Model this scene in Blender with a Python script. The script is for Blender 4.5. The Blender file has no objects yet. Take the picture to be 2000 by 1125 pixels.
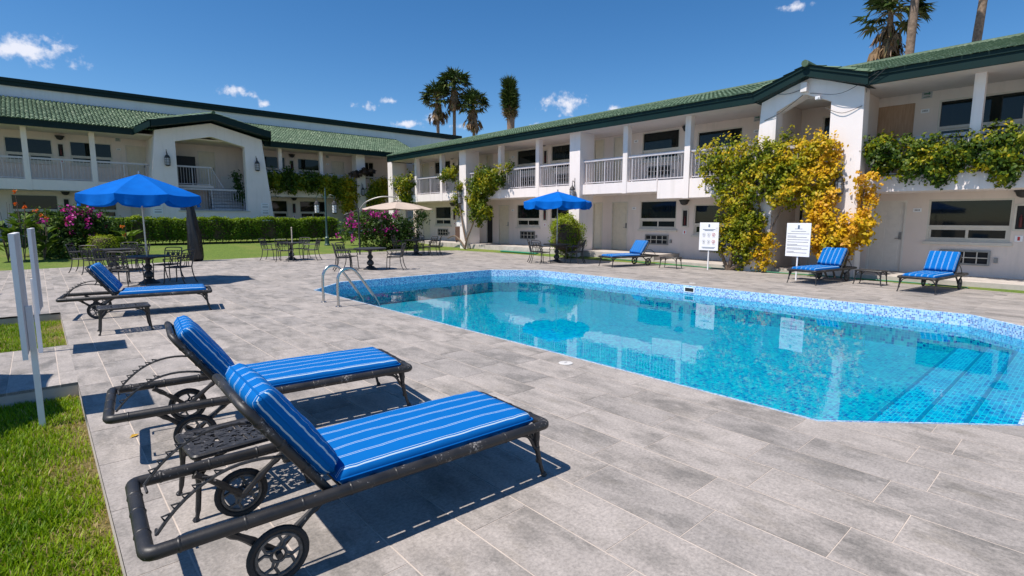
import bpy, math, random
import numpy as np
from mathutils import Vector, Matrix

R = math.radians
scene = bpy.context.scene
COL = scene.collection
random.seed(7)
rng = np.random.default_rng(11)

# ------------------------------------------------------------------ camera
EYE = 1.707
cam_d = bpy.data.cameras.new('camera')
cam = bpy.data.objects.new('camera', cam_d)
COL.objects.link(cam)
cam_d.lens = 36 * 1033.4 / 2000
cam_d.sensor_width = 36
cam_d.clip_start = 0.05
cam_d.clip_end = 3000
yaw, pit, rol = R(48.27), R(7.456), R(-0.09)
_fw0 = Vector((math.cos(yaw), math.sin(yaw), 0)); _rt0 = Vector((math.sin(yaw), -math.cos(yaw), 0)); _up0 = Vector((0, 0, 1))
_fw = _fw0 * math.cos(pit) - _up0 * math.sin(pit); _up1 = _up0 * math.cos(pit) + _fw0 * math.sin(pit)
_rt = _rt0 * math.cos(rol) - _up1 * math.sin(rol); _up = _up1 * math.cos(rol) + _rt0 * math.sin(rol)
m = Matrix.Identity(4)
for i in range(3):
    m[i][0] = _rt[i]; m[i][1] = _up[i]; m[i][2] = -_fw[i]
m[2][3] = EYE
cam.matrix_world = m
scene.camera = cam

# ------------------------------------------------------------------ light
LIGHT = Vector((0.52, -0.09, -1.0)).normalized()      # the way the sunlight travels
sun_d = bpy.data.lights.new('sun', 'SUN')
sun_d.energy = 5.0
sun_d.angle = R(0.53)
sun_d.color = (1.0, 0.925, 0.845)
sun = bpy.data.objects.new('sun', sun_d)
COL.objects.link(sun)
sun.rotation_euler = LIGHT.to_track_quat('-Z', 'Y').to_euler()
sun.location = (-20, 5, 40)

world = bpy.data.worlds.new('World'); scene.world = world; world.use_nodes = True
wn, wl = world.node_tree.nodes, world.node_tree.links
wn.clear()
w_out = wn.new('ShaderNodeOutputWorld'); w_bg = wn.new('ShaderNodeBackground')
w_bg.inputs['Strength'].default_value = 0.115
sky = wn.new('ShaderNodeTexSky'); sky.sky_type = 'NISHITA'; sky.sun_disc = False
sky.sun_elevation = math.asin(-LIGHT.z); sky.sun_rotation = math.atan2(-LIGHT.x, -LIGHT.y)
sky.altitude = 1600; sky.air_density = 1.0; sky.dust_density = 0.7; sky.ozone_density = 2.5
w_hsv = wn.new('ShaderNodeHueSaturation'); w_hsv.inputs['Saturation'].default_value = 1.3
wl.new(sky.outputs[0], w_hsv.inputs['Color'])
# small fair-weather clouds: an oval patch of sky each, broken up by noise
w_tc = wn.new('ShaderNodeTexCoord')
w_no = wn.new('ShaderNodeTexNoise'); w_no.inputs['Scale'].default_value = 34; w_no.inputs['Detail'].default_value = 7; w_no.inputs['Roughness'].default_value = 0.62
wl.new(w_tc.outputs['Generated'], w_no.inputs['Vector'])
w_no2 = wn.new('ShaderNodeTexNoise'); w_no2.inputs['Scale'].default_value = 95; w_no2.inputs['Detail'].default_value = 5
wl.new(w_tc.outputs['Generated'], w_no2.inputs['Vector'])
CLOUDS = [((0.014, 0.975, 0.223), .066, .026), ((0.254, 0.946, 0.201), .026, .012), ((0.293, 0.938, 0.185), .011, .008),
          ((0.439, 0.878, 0.192), .027, .010), ((0.48, 0.854, 0.203), .018, .008), ((0.55, 0.816, 0.177), .028, .014),
          ((0.72, 0.664, 0.201), .044, .020), ((0.778, 0.598, 0.192), .018, .008), ((0.882, 0.347, 0.318), .027, .009),
          ((0.505, 0.847, 0.166), .036, .009), ((0.683, 0.711, 0.167), .019, .007), ((0.575, 0.80, 0.165), .03, .009),
          ((-0.5, 0.83, 0.25), .06, .022), ((-0.8, 0.5, 0.3), .05, .02), ((-0.3, 0.93, 0.2), .04, .014),
          ((0.9, -0.3, 0.28), .05, .02), ((0.5, -0.8, 0.25), .06, .02), ((-0.5, -0.8, 0.28), .05, .022), ((-0.9, -0.2, 0.25), .05, .018)]
def wmath(op, a, b=None):
    n = wn.new('ShaderNodeMath'); n.operation = op
    for i, v in enumerate((a, b)):
        if v is None: continue
        if isinstance(v, (int, float)): n.inputs[i].default_value = v
        else: wl.new(v, n.inputs[i])
    return n.outputs[0]
def wdot(vec):
    n = wn.new('ShaderNodeVectorMath'); n.operation = 'DOT_PRODUCT'
    wl.new(w_tc.outputs['Generated'], n.inputs[0]); n.inputs[1].default_value = vec
    return n.outputs['Value']
w_mask = None
for d, a, b in CLOUDS:
    dv = Vector(d).normalized(); rv = dv.cross(Vector((0, 0, 1))).normalized(); uv = rv.cross(dv)
    u = wmath('DIVIDE', wdot(rv), a); v = wmath('DIVIDE', wdot(uv), b)
    r2 = wmath('SQRT', wmath('ADD', wmath('MULTIPLY', u, u), wmath('MULTIPLY', v, v)))
    k = wmath('SUBTRACT', 1.0, r2)
    front = wmath('GREATER_THAN', wdot(dv), 0.0)
    k = wmath('SUBTRACT', wmath('MULTIPLY', wmath('ADD', k, 3.0), front), 3.0)
    w_mask = k if w_mask is None else wmath('MAXIMUM', w_mask, k)
w_n = wmath('ADD', wmath('MULTIPLY', wmath('SUBTRACT', w_no.outputs['Fac'], 0.5), 3.2), wmath('MULTIPLY', wmath('SUBTRACT', w_no2.outputs['Fac'], 0.5), 1.2))
w_sum = wmath('ADD', w_mask, w_n)
w_mr = wn.new('ShaderNodeMapRange'); w_mr.interpolation_type = 'SMOOTHSTEP'
w_mr.inputs['From Min'].default_value = 0.15; w_mr.inputs['From Max'].default_value = 1.15; w_mr.inputs['To Max'].default_value = 0.92
wl.new(w_sum, w_mr.inputs['Value'])
w_mix = wn.new('ShaderNodeMixRGB')
wl.new(w_mr.outputs[0], w_mix.inputs['Fac']); wl.new(w_hsv.outputs[0], w_mix.inputs['Color1'])
w_mix.inputs['Color2'].default_value = (6.6, 6.7, 7.4, 1)
wl.new(w_mix.outputs[0], w_bg.inputs['Color']); wl.new(w_bg.outputs[0], w_out.inputs['Surface'])

# ------------------------------------------------------------------ exposure
vs = scene.view_settings
vs.view_transform = 'Standard'; vs.look = 'None'; vs.gamma = 1.0; vs.exposure = 0.25
scene.render.engine = 'CYCLES'
scene.cycles.max_bounces = 8
scene.cycles.transparent_max_bounces = 12

# ------------------------------------------------------------------ materials
MAT = {}
class NT:
    """small helper round one material's node tree"""
    def __init__(s, name):
        s.m = bpy.data.materials.new(name); s.m.use_nodes = True
        s.n = s.m.node_tree.nodes; s.l = s.m.node_tree.links
        s.b = s.n['Principled BSDF']; MAT[name] = s.m
    def node(s, t, **kw):
        n = s.n.new(t)
        for k, v in kw.items(): setattr(n, k, v)
        return n
    def link(s, a, b): s.l.new(a, b)
    def coord(s, kind='Object', scale=None):
        c = s.node('ShaderNodeTexCoord').outputs[kind]
        if scale is None: return c
        mp = s.node('ShaderNodeMapping'); mp.inputs['Scale'].default_value = scale
        s.link(c, mp.inputs['Vector']); return mp.outputs[0]
    def noise(s, vec, scale, detail=5, rough=0.55):
        n = s.node('ShaderNodeTexNoise')
        n.inputs['Scale'].default_value = scale; n.inputs['Detail'].default_value = detail; n.inputs['Roughness'].default_value = rough
        if vec is not None: s.link(vec, n.inputs['Vector'])
        return n.outputs['Fac']
    def ramp(s, fac, stops, interp='LINEAR'):
        r = s.node('ShaderNodeValToRGB'); cr = r.color_ramp; cr.interpolation = interp
        while len(cr.elements) < len(stops): cr.elements.new(0.5)
        for e, (p, c) in zip(cr.elements, stops):
            e.position = p; e.color = (*c, 1) if len(c) == 3 else c
        s.link(fac, r.inputs[0]); return r.outputs[0]
    def mix(s, fac, a, b, mode='MIX'):
        x = s.node('ShaderNodeMixRGB', blend_type=mode)
        for i, v in ((0, fac), (1, a), (2, b)):
            if isinstance(v, (int, float)): x.inputs[i].default_value = v
            elif isinstance(v, tuple): x.inputs[i].default_value = (*v, 1)
            else: s.link(v, x.inputs[i])
        return x.outputs[0]
    def math(s, op, a, b=None, c=None):
        x = s.node('ShaderNodeMath', operation=op)
        for i, v in enumerate((a, b, c)):
            if v is None: continue
            if isinstance(v, (int, float)): x.inputs[i].default_value = v
            else: s.link(v, x.inputs[i])
        return x.outputs[0]
    def set(s, **kw):
        for k, v in kw.items():
            i = s.b.inputs[k.replace('_', ' ')]
            if isinstance(v, (int, float)): i.default_value = v
            elif isinstance(v, tuple): i.default_value = (*v, 1) if len(v) == 3 and i.type == 'RGBA' else v
            else: s.link(v, i)
        return s
    def bump(s, h, strength=0.3, dist=0.01):
        b = s.node('ShaderNodeBump'); b.inputs['Strength'].default_value = strength; b.inputs['Distance'].default_value = dist
        s.link(h, b.inputs['Height']); s.link(b.outputs[0], s.b.inputs['Normal']); return s

def plain(name, col, rough=0.6, metal=0.0, var=0.12, scale=6, bump=0.0, bscale=60):
    t = NT(name); c = t.coord()
    n = t.noise(c, scale)
    k = t.ramp(n, [(0.3, tuple(v * (1 - var) for v in col)), (0.7, tuple(min(1, v * (1 + var)) for v in col))])
    t.set(Base_Color=k, Roughness=rough, Metallic=metal)
    if bump: t.bump(t.noise(c, bscale, 4), bump, 0.01)
    return t.m

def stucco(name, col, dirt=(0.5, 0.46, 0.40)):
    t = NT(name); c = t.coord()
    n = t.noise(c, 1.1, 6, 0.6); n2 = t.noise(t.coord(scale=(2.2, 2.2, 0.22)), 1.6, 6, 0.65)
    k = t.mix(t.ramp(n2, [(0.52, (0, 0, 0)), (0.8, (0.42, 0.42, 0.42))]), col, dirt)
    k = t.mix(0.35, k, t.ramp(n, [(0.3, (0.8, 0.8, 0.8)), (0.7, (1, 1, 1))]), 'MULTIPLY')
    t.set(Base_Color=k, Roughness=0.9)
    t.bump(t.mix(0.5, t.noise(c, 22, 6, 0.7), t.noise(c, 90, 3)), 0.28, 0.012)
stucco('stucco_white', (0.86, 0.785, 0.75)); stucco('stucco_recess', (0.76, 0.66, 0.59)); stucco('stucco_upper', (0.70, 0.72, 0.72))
plain('concrete', (0.46, 0.42, 0.38), 0.9, var=0.18, scale=3, bump=0.2)
plain('fascia_green', (0.001, 0.017, 0.0155), 0.55, var=0.15, scale=2); MAT['fascia_green'].node_tree.nodes['Principled BSDF'].inputs['Specular IOR Level'].default_value = 0.25
plain('door_cream', (0.66, 0.59, 0.46), 0.5, var=0.05); plain('door_white', (0.70, 0.66, 0.60), 0.5, var=0.05)
plain('frame_cream', (0.60, 0.555, 0.475), 0.45, var=0.06); plain('rail_grey', (0.56, 0.53, 0.545), 0.5, var=0.08)
plain('dark_recess', (0.012, 0.012, 0.013), 0.7); plain('grey_metal', (0.25, 0.25, 0.24), 0.45, metal=0.4)
plain('white_board', (0.82, 0.82, 0.83), 0.45, var=0.03); plain('print_grey', (0.22, 0.22, 0.24), 0.6); plain('print_blue', (0.05, 0.11, 0.2), 0.6)
plain('print_red', (0.5, 0.03, 0.03), 0.6); plain('sign_green', (0.05, 0.16, 0.11), 0.5); plain('red_paint', (0.45, 0.012, 0.015), 0.35)
plain('rim_grey', (0.085, 0.083, 0.08), 0.5, var=0.6, scale=30, bump=0.2); plain('edge_line_blue', (0.01, 0.20, 0.36), 0.3); plain('dark_red', (0.10, 0.008, 0.008), 0.4); plain('hose_green', (0.02, 0.21, 0.11), 0.45); plain('hose_pink', (0.42, 0.2, 0.15), 0.5); plain('rubber', (0.02, 0.02, 0.021), 0.75, var=0.3, scale=14, bump=0.1)
plain('bark', (0.16, 0.115, 0.08), 0.9, var=0.4, scale=12, bump=0.8, bscale=30); plain('palm_bark', (0.22, 0.16, 0.115), 0.95, var=0.4, scale=7, bump=0.8, bscale=14)
plain('soil', (0.075, 0.05, 0.032), 0.95, var=0.4, scale=9); plain('wire', (0.03, 0.03, 0.03), 0.6)
plain('beige_cloth', (0.47, 0.38, 0.31), 0.85, var=0.06); plain('black_cover', (0.012, 0.012, 0.013), 0.38, var=0.4, scale=8, bump=0.5, bscale=12)
plain('lamp_post_green', (0.035, 0.075, 0.075), 0.4, var=0.3, scale=9); plain('umbrella_pole', (0.42, 0.42, 0.42), 0.32, metal=0.85); plain('pole_beige', (0.55, 0.47, 0.38), 0.5)
plain('cart_brown', (0.10, 0.055, 0.04), 0.7); plain('sink_grey', (0.42, 0.42, 0.43), 0.4); plain('leaf_yellow', (0.55, 0.33, 0.03), 0.7); plain('withered', (0.06, 0.038, 0.028), 0.9, var=0.4)
plain('lid_white', (0.58, 0.57, 0.55), 0.5); plain('signboard_shade_grey', (0.46, 0.46, 0.48), 0.5, var=0.08, scale=10)

t = NT('steel'); t.set(Base_Color=(0.52, 0.50, 0.48), Metallic=1.0, Roughness=t.ramp(t.noise(t.coord(), 30), [(0.3, (0.22,) * 3), (0.7, (0.38,) * 3)]))
t = NT('plywood'); c = t.coord(scale=(1, 6, 0.6)); n = t.noise(c, 3, 7, 0.6)
t.set(Base_Color=t.ramp(n, [(0.25, (0.33, 0.19, 0.11)), (0.5, (0.42, 0.27, 0.17)), (0.75, (0.50, 0.34, 0.23))]), Roughness=0.75)
t = NT('glass_dark'); n = t.noise(t.coord(), 0.8, 2)
cu = t.noise(t.coord(scale=(9, 9, 0.25)), 1.0, 4, 0.6)
t.set(Base_Color=t.mix(t.ramp(cu, [(0.45, (0, 0, 0)), (0.75, (1, 1, 1))]), t.ramp(n, [(0.3, (0.005, 0.008, 0.008)), (0.7, (0.011, 0.016, 0.015))]), (0.012, 0.015, 0.013)), Roughness=0.03, Specular_IOR_Level=0.3)
t.bump(t.noise(t.coord(), 1.4, 1), 0.06, 0.02)

t = NT('black_iron'); c = t.coord(); n1 = t.noise(c, 55, 6, 0.7); n2 = t.noise(c, 7, 4)
chip = t.ramp(t.math('MULTIPLY', n1, t.math('ADD', n2, 0.35)), [(0.555, (0, 0, 0)), (0.62, (0.8, 0.8, 0.8))])
t.set(Base_Color=t.mix(chip, t.ramp(n2, [(0.3, (0.012, 0.012, 0.013)), (0.7, (0.032, 0.030, 0.029))]), (0.36, 0.34, 0.32)), Roughness=t.ramp(n2, [(0.2, (0.36,) * 3), (0.8, (0.56,) * 3)]))
t.bump(n1, 0.18, 0.004)
t = NT('iron_grey'); c = t.coord(); n1 = t.noise(c, 40, 6, 0.7)
t.set(Base_Color=t.ramp(n1, [(0.35, (0.016, 0.016, 0.017)), (0.6, (0.045, 0.043, 0.042)), (0.74, (0.19, 0.18, 0.17))]), Roughness=0.5); t.bump(n1, 0.2, 0.004)

def fabric(name, col, stripes=False):
    t = NT(name); c = t.coord()
    wv = t.noise(t.coord(scale=(1, 1, 1)), 420, 2)
    k = t.mix(0.18, col, t.ramp(t.noise(c, 5), [(0.3, (0.75, 0.75, 0.75)), (0.7, (1, 1, 1))]), 'MULTIPLY')
    if stripes:
        sx = t.node('ShaderNodeSeparateXYZ'); t.link(c, sx.inputs[0])
        y = t.math('DIVIDE', t.math('ADD', sx.outputs['Y'], 0.354), 0.118)
        f = t.math('SUBTRACT', t.math('FRACT', y), 0.5)
        a = t.math('ABSOLUTE', t.math('SUBTRACT', t.math('ABSOLUTE', f), 0.060))
        k = t.mix(t.math('LESS_THAN', a, 0.016), k, (0.44, 0.58, 0.68))
    t.set(Base_Color=k, Roughness=0.85, Specular_IOR_Level=0.12)
    t.bump(t.mix(0.8, wv, t.noise(c, 9, 4)), 0.16, 0.01)
fabric('cushion_stripe', (0.0, 0.125, 0.42), True); fabric('cushion_blue', (0.0, 0.11, 0.385)); 
t = NT('canopy_blue'); c = t.coord(); n = t.noise(c, 2.5, 5)
df = t.ramp(n, [(0.3, (0.0, 0.120, 0.50)), (0.7, (0.0, 0.150, 0.60))])
t.set(Base_Color=df, Roughness=0.85, Specular_IOR_Level=0.12)
tr = t.node('ShaderNodeBsdfTranslucent'); t.link(df, tr.inputs['Color'])
ms = t.node('ShaderNodeMixShader'); ms.inputs[0].default_value = 0.16
t.link(t.b.outputs[0], ms.inputs[1]); t.link(tr.outputs[0], ms.inputs[2]); t.link(ms.outputs[0], t.n['Material Output'].inputs['Surface'])
t.bump(t.noise(c, 7, 4), 0.25, 0.03)

# stone deck tiles: every tile shifts the cloudy pattern and its own tone
t = NT('deck_stone')
oi = t.node('ShaderNodeObjectInfo'); at_ = t.node('ShaderNodeAttribute', attribute_name='piece')
rnd = t.math('FRACT', t.math('ADD', oi.outputs['Random'], at_.outputs['Fac']))
geo = t.node('ShaderNodeNewGeometry'); off = t.node('ShaderNodeCombineXYZ')
t.link(t.math('MULTIPLY', rnd, 37.0), off.inputs[0]); t.link(t.math('MULTIPLY', rnd, 91.0), off.inputs[1])
va = t.node('ShaderNodeVectorMath', operation='ADD'); t.link(geo.outputs['Position'], va.inputs[0]); t.link(off.outputs[0], va.inputs[1])
mp = t.node('ShaderNodeMapping'); mp.inputs['Scale'].default_value = (1.7, 0.8, 1); t.link(va.outputs[0], mp.inputs[0]); v = mp.outputs[0]
big = t.noise(v, 1.5, 8, 0.66); mid = t.noise(v, 5, 6, 0.68); fine = t.noise(geo.outputs['Position'], 120, 3, 0.6); spk = t.noise(geo.outputs['Position'], 48, 4, 0.75)
k = t.ramp(big, [(0.25, (0.150, 0.143, 0.133)), (0.40, (0.255, 0.236, 0.217)), (0.52, (0.375, 0.342, 0.316)), (0.66, (0.445, 0.405, 0.376))])
k = t.mix(t.ramp(mid, [(0.50, (0, 0, 0)), (0.72, (0.62, 0.62, 0.62))]), k, (0.52, 0.475, 0.442))
k = t.mix(t.ramp(t.noise(v, 3.1, 5), [(0.58, (0, 0, 0)), (0.75, (0.4, 0.4, 0.4))]), k, (0.28, 0.245, 0.195))
k = t.mix(1.0, k, t.ramp(rnd, [(0.0, (0.86, 0.865, 0.87)), (0.5, (0.98, 0.97, 0.96)), (1.0, (1.06, 1.05, 1.04))]), 'MULTIPLY')
k = t.mix(1.0, k, (0.88, 0.882, 0.878), 'MULTIPLY')
k = t.mix(0.55, k, t.ramp(spk, [(0.34, (0.52, 0.52, 0.52)), (0.52, (1, 1, 1)), (0.70, (1.45, 1.43, 1.40))]), 'MULTIPLY')
t.set(Base_Color=k, Roughness=t.ramp(mid, [(0.3, (0.62,) * 3), (0.7, (0.85,) * 3)]))
t.bump(t.mix(0.5, fine, spk), 0.25, 0.004)
plain('grout', (0.50, 0.435, 0.38), 0.95, var=0.15, scale=4)

def mosaic(name, cols, grout, size):
    t = NT(name); c = t.node('ShaderNodeNewGeometry')
    # lay the grid on the two axes that run along each face
    sp = t.node('ShaderNodeSeparateXYZ'); t.link(c.outputs['Position'], sp.inputs[0])
    sn = t.node('ShaderNodeSeparateXYZ'); t.link(c.outputs['True Normal'], sn.inputs[0])
    flat = t.math('GREATER_THAN', t.math('ABSOLUTE', sn.outputs['Z']), 0.5)
    along = t.math('SUBTRACT', t.math('MULTIPLY', sp.outputs['Y'], sn.outputs['X']), t.math('MULTIPLY', sp.outputs['X'], sn.outputs['Y']))
    mixv = lambda a, b: t.math('ADD', t.math('MULTIPLY', a, flat), t.math('MULTIPLY', b, t.math('SUBTRACT', 1.0, flat)))
    u = t.math('DIVIDE', mixv(sp.outputs['X'], along), size); v = t.math('DIVIDE', mixv(sp.outputs['Y'], sp.outputs['Z']), size)
    cb = t.node('ShaderNodeCombineXYZ'); t.link(t.math('FLOOR', u), cb.inputs[0]); t.link(t.math('FLOOR', v), cb.inputs[1])
    wnz = t.node('ShaderNodeTexWhiteNoise', noise_dimensions='2D'); t.link(cb.outputs[0], wnz.inputs['Vector'])
    k = t.ramp(wnz.outputs['Value'], cols, 'CONSTANT')
    e = lambda x: t.math('ABSOLUTE', t.math('SUBTRACT', t.math('FRACT', x), 0.5))
    g = t.math('GREATER_THAN', t.math('MAXIMUM', e(u), e(v)), 0.43)
    t.set(Base_Color=t.mix(g, k, grout), Roughness=0.3)
mosaic('pool_mosaic', [(0, (0.01, 0.36, 0.47)), (0.16, (0.005, 0.27, 0.43)), (0.36, (0.03, 0.46, 0.50)), (0.52, (0.005, 0.16, 0.37)), (0.66, (0.01, 0.32, 0.43)), (0.84, (0.005, 0.08, 0.32)), (0.92, (0.07, 0.48, 0.55))], (0.16, 0.48, 0.54), 0.05)
mosaic('pool_step_mosaic', [(0, (0.03, 0.40, 0.58)), (0.2, (0.01, 0.24, 0.50)), (0.42, (0.06, 0.48, 0.62)), (0.6, (0.005, 0.13, 0.42)), (0.74, (0.02, 0.36, 0.56)), (0.9, (0.005, 0.06, 0.33))], (0.40, 0.66, 0.70), 0.042)
mosaic('pool_rim_mosaic', [(0, (0.16, 0.40, 0.68)), (0.2, (0.36, 0.60, 0.80)), (0.45, (0.10, 0.24, 0.56)), (0.6, (0.48, 0.68, 0.84)), (0.78, (0.10, 0.16, 0.44)), (0.9, (0.26, 0.48, 0.72))], (0.56, 0.64, 0.70), 0.03)

# water: clear with a mirror that grows towards grazing angles, fine ripples
t = NT('pool_water'); t.n.remove(t.b)
tb = t.node('ShaderNodeBsdfTransparent'); tb.inputs['Color'].default_value = (0.12, 0.90, 0.985, 1)
gl = t.node('ShaderNodeBsdfGlossy'); gl.inputs['Roughness'].default_value = 0.0
fr = t.node('ShaderNodeFresnel'); fr.inputs['IOR'].default_value = 1.33
bp = t.node('ShaderNodeBump'); bp.inputs['Strength'].default_value = 0.09; bp.inputs['Distance'].default_value = 0.012
cc = t.coord('Object', (1, 1, 1)); h = t.math('ADD', t.noise(cc, 2.2, 2), t.math('MULTIPLY', t.noise(cc, 7.5, 2), 0.25)); t.link(h, bp.inputs['Height'])
t.link(bp.outputs[0], gl.inputs['Normal']); t.link(bp.outputs[0], fr.inputs['Normal'])
ms = t.node('ShaderNodeMixShader'); t.link(fr.outputs[0], ms.inputs[0]); t.link(tb.outputs[0], ms.inputs[1]); t.link(gl.outputs[0], ms.inputs[2])
t.link(ms.outputs[0], t.n['Material Output'].inputs['Surface'])

t = NT('roof_tile'); c = t.coord(); at_ = t.node('ShaderNodeAttribute', attribute_name='piece')
k = t.ramp(at_.outputs['Fac'], [(0, (0.055, 0.105, 0.055)), (0.5, (0.088, 0.152, 0.084)), (0.85, (0.125, 0.195, 0.115)), (1, (0.21, 0.27, 0.18))])
k = t.mix(t.ramp(t.noise(c, 9, 6, 0.7), [(0.5, (0, 0, 0)), (0.8, (0.55, 0.55, 0.55))]), k, (0.30, 0.37, 0.27))
k = t.mix(t.ramp(t.noise(c, 0.6, 4), [(0.45, (0, 0, 0)), (0.75, (0.3, 0.3, 0.3))]), k, (0.07, 0.10, 0.06))
t.set(Base_Color=k, Roughness=0.7); t.bump(t.noise(c, 40), 0.2, 0.01)

t = NT('lawn_base'); c = t.node('ShaderNodeNewGeometry').outputs['Position']
n = t.noise(c, 0.55, 6, 0.6); n2 = t.noise(c, 14, 6, 0.75); n3 = t.noise(c, 60, 3)
k = t.ramp(n2, [(0.3, (0.055, 0.105, 0.012)), (0.5, (0.105, 0.170, 0.018)), (0.7, (0.170, 0.225, 0.030))])
k = t.mix(t.ramp(n, [(0.48, (0, 0, 0)), (0.72, (0.65, 0.65, 0.65))]), k, (0.215, 0.21, 0.05))
t.set(Base_Color=k, Roughness=0.95); t.bump(t.mix(0.5, n2, n3), 0.9, 0.04)
t = NT('lawn_soil'); c = t.coord(); n = t.noise(c, 40, 5, 0.7)
t.set(Base_Color=t.ramp(n, [(0.3, (0.05, 0.055, 0.010)), (0.5, (0.13, 0.105, 0.03)), (0.75, (0.36, 0.26, 0.13))]), Roughness=1.0); t.bump(n, 0.8, 0.02)
plain('ground_dust', (0.30, 0.26, 0.20), 0.95, var=0.2, scale=0.3)

def leafmat(name, stops, trans=0.3, rough=0.5):
    t = NT(name); at_ = t.node('ShaderNodeAttribute', attribute_name='tint')
    k = t.ramp(at_.outputs['Fac'], stops)
    t.set(Base_Color=k, Roughness=rough, Specular_IOR_Level=0.25)
    tr = t.node('ShaderNodeBsdfTranslucent'); t.link(t.mix(1.0, k, (1.0, 1.0, 0.55), 'MULTIPLY'), tr.inputs['Color'])
    ms = t.node('ShaderNodeMixShader'); ms.inputs[0].default_value = trans
    t.link(t.b.outputs[0], ms.inputs[1]); t.link(tr.outputs[0], ms.inputs[2]); t.link(ms.outputs[0], t.n['Material Output'].inputs['Surface'])
leafmat('leaf_vine', [(0, (0.025, 0.060, 0.004)), (0.22, (0.075, 0.130, 0.006)), (0.45, (0.27, 0.28, 0.006)), (0.62, (0.50, 0.37, 0.012)), (0.8, (0.68, 0.41, 0.008)), (1, (0.64, 0.31, 0.03))])
leafmat('leaf_green', [(0, (0.014, 0.036, 0.010)), (0.4, (0.040, 0.090, 0.016)), (0.75, (0.085, 0.155, 0.022)), (1, (0.19, 0.25, 0.05))])
leafmat('leaf_box', [(0, (0.030, 0.066, 0.004)), (0.4, (0.085, 0.165, 0.006)), (0.75, (0.17, 0.27, 0.008)), (1, (0.28, 0.35, 0.02))])
leafmat('bract', [(0, (0.30, 0.008, 0.17)), (0.6, (0.52, 0.02, 0.32)), (1, (0.66, 0.09, 0.44))], 0.35)
leafmat('flower_orange', [(0, (0.70, 0.10, 0.012)), (1, (0.85, 0.26, 0.03))], 0.3)
leafmat('leaf_palm', [(0, (0.020, 0.045, 0.012)), (0.35, (0.045, 0.080, 0.016)), (0.55, (0.12, 0.14, 0.035)), (0.72, (0.24, 0.165, 0.09)), (1, (0.19, 0.115, 0.065))], 0.12)
leafmat('grass_blade', [(0, (0.060, 0.15, 0.001)), (0.4, (0.185, 0.32, 0.002)), (0.7, (0.31, 0.43, 0.008)), (0.86, (0.36, 0.34, 0.08)), (1, (0.52, 0.40, 0.20))], 0.35)
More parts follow.
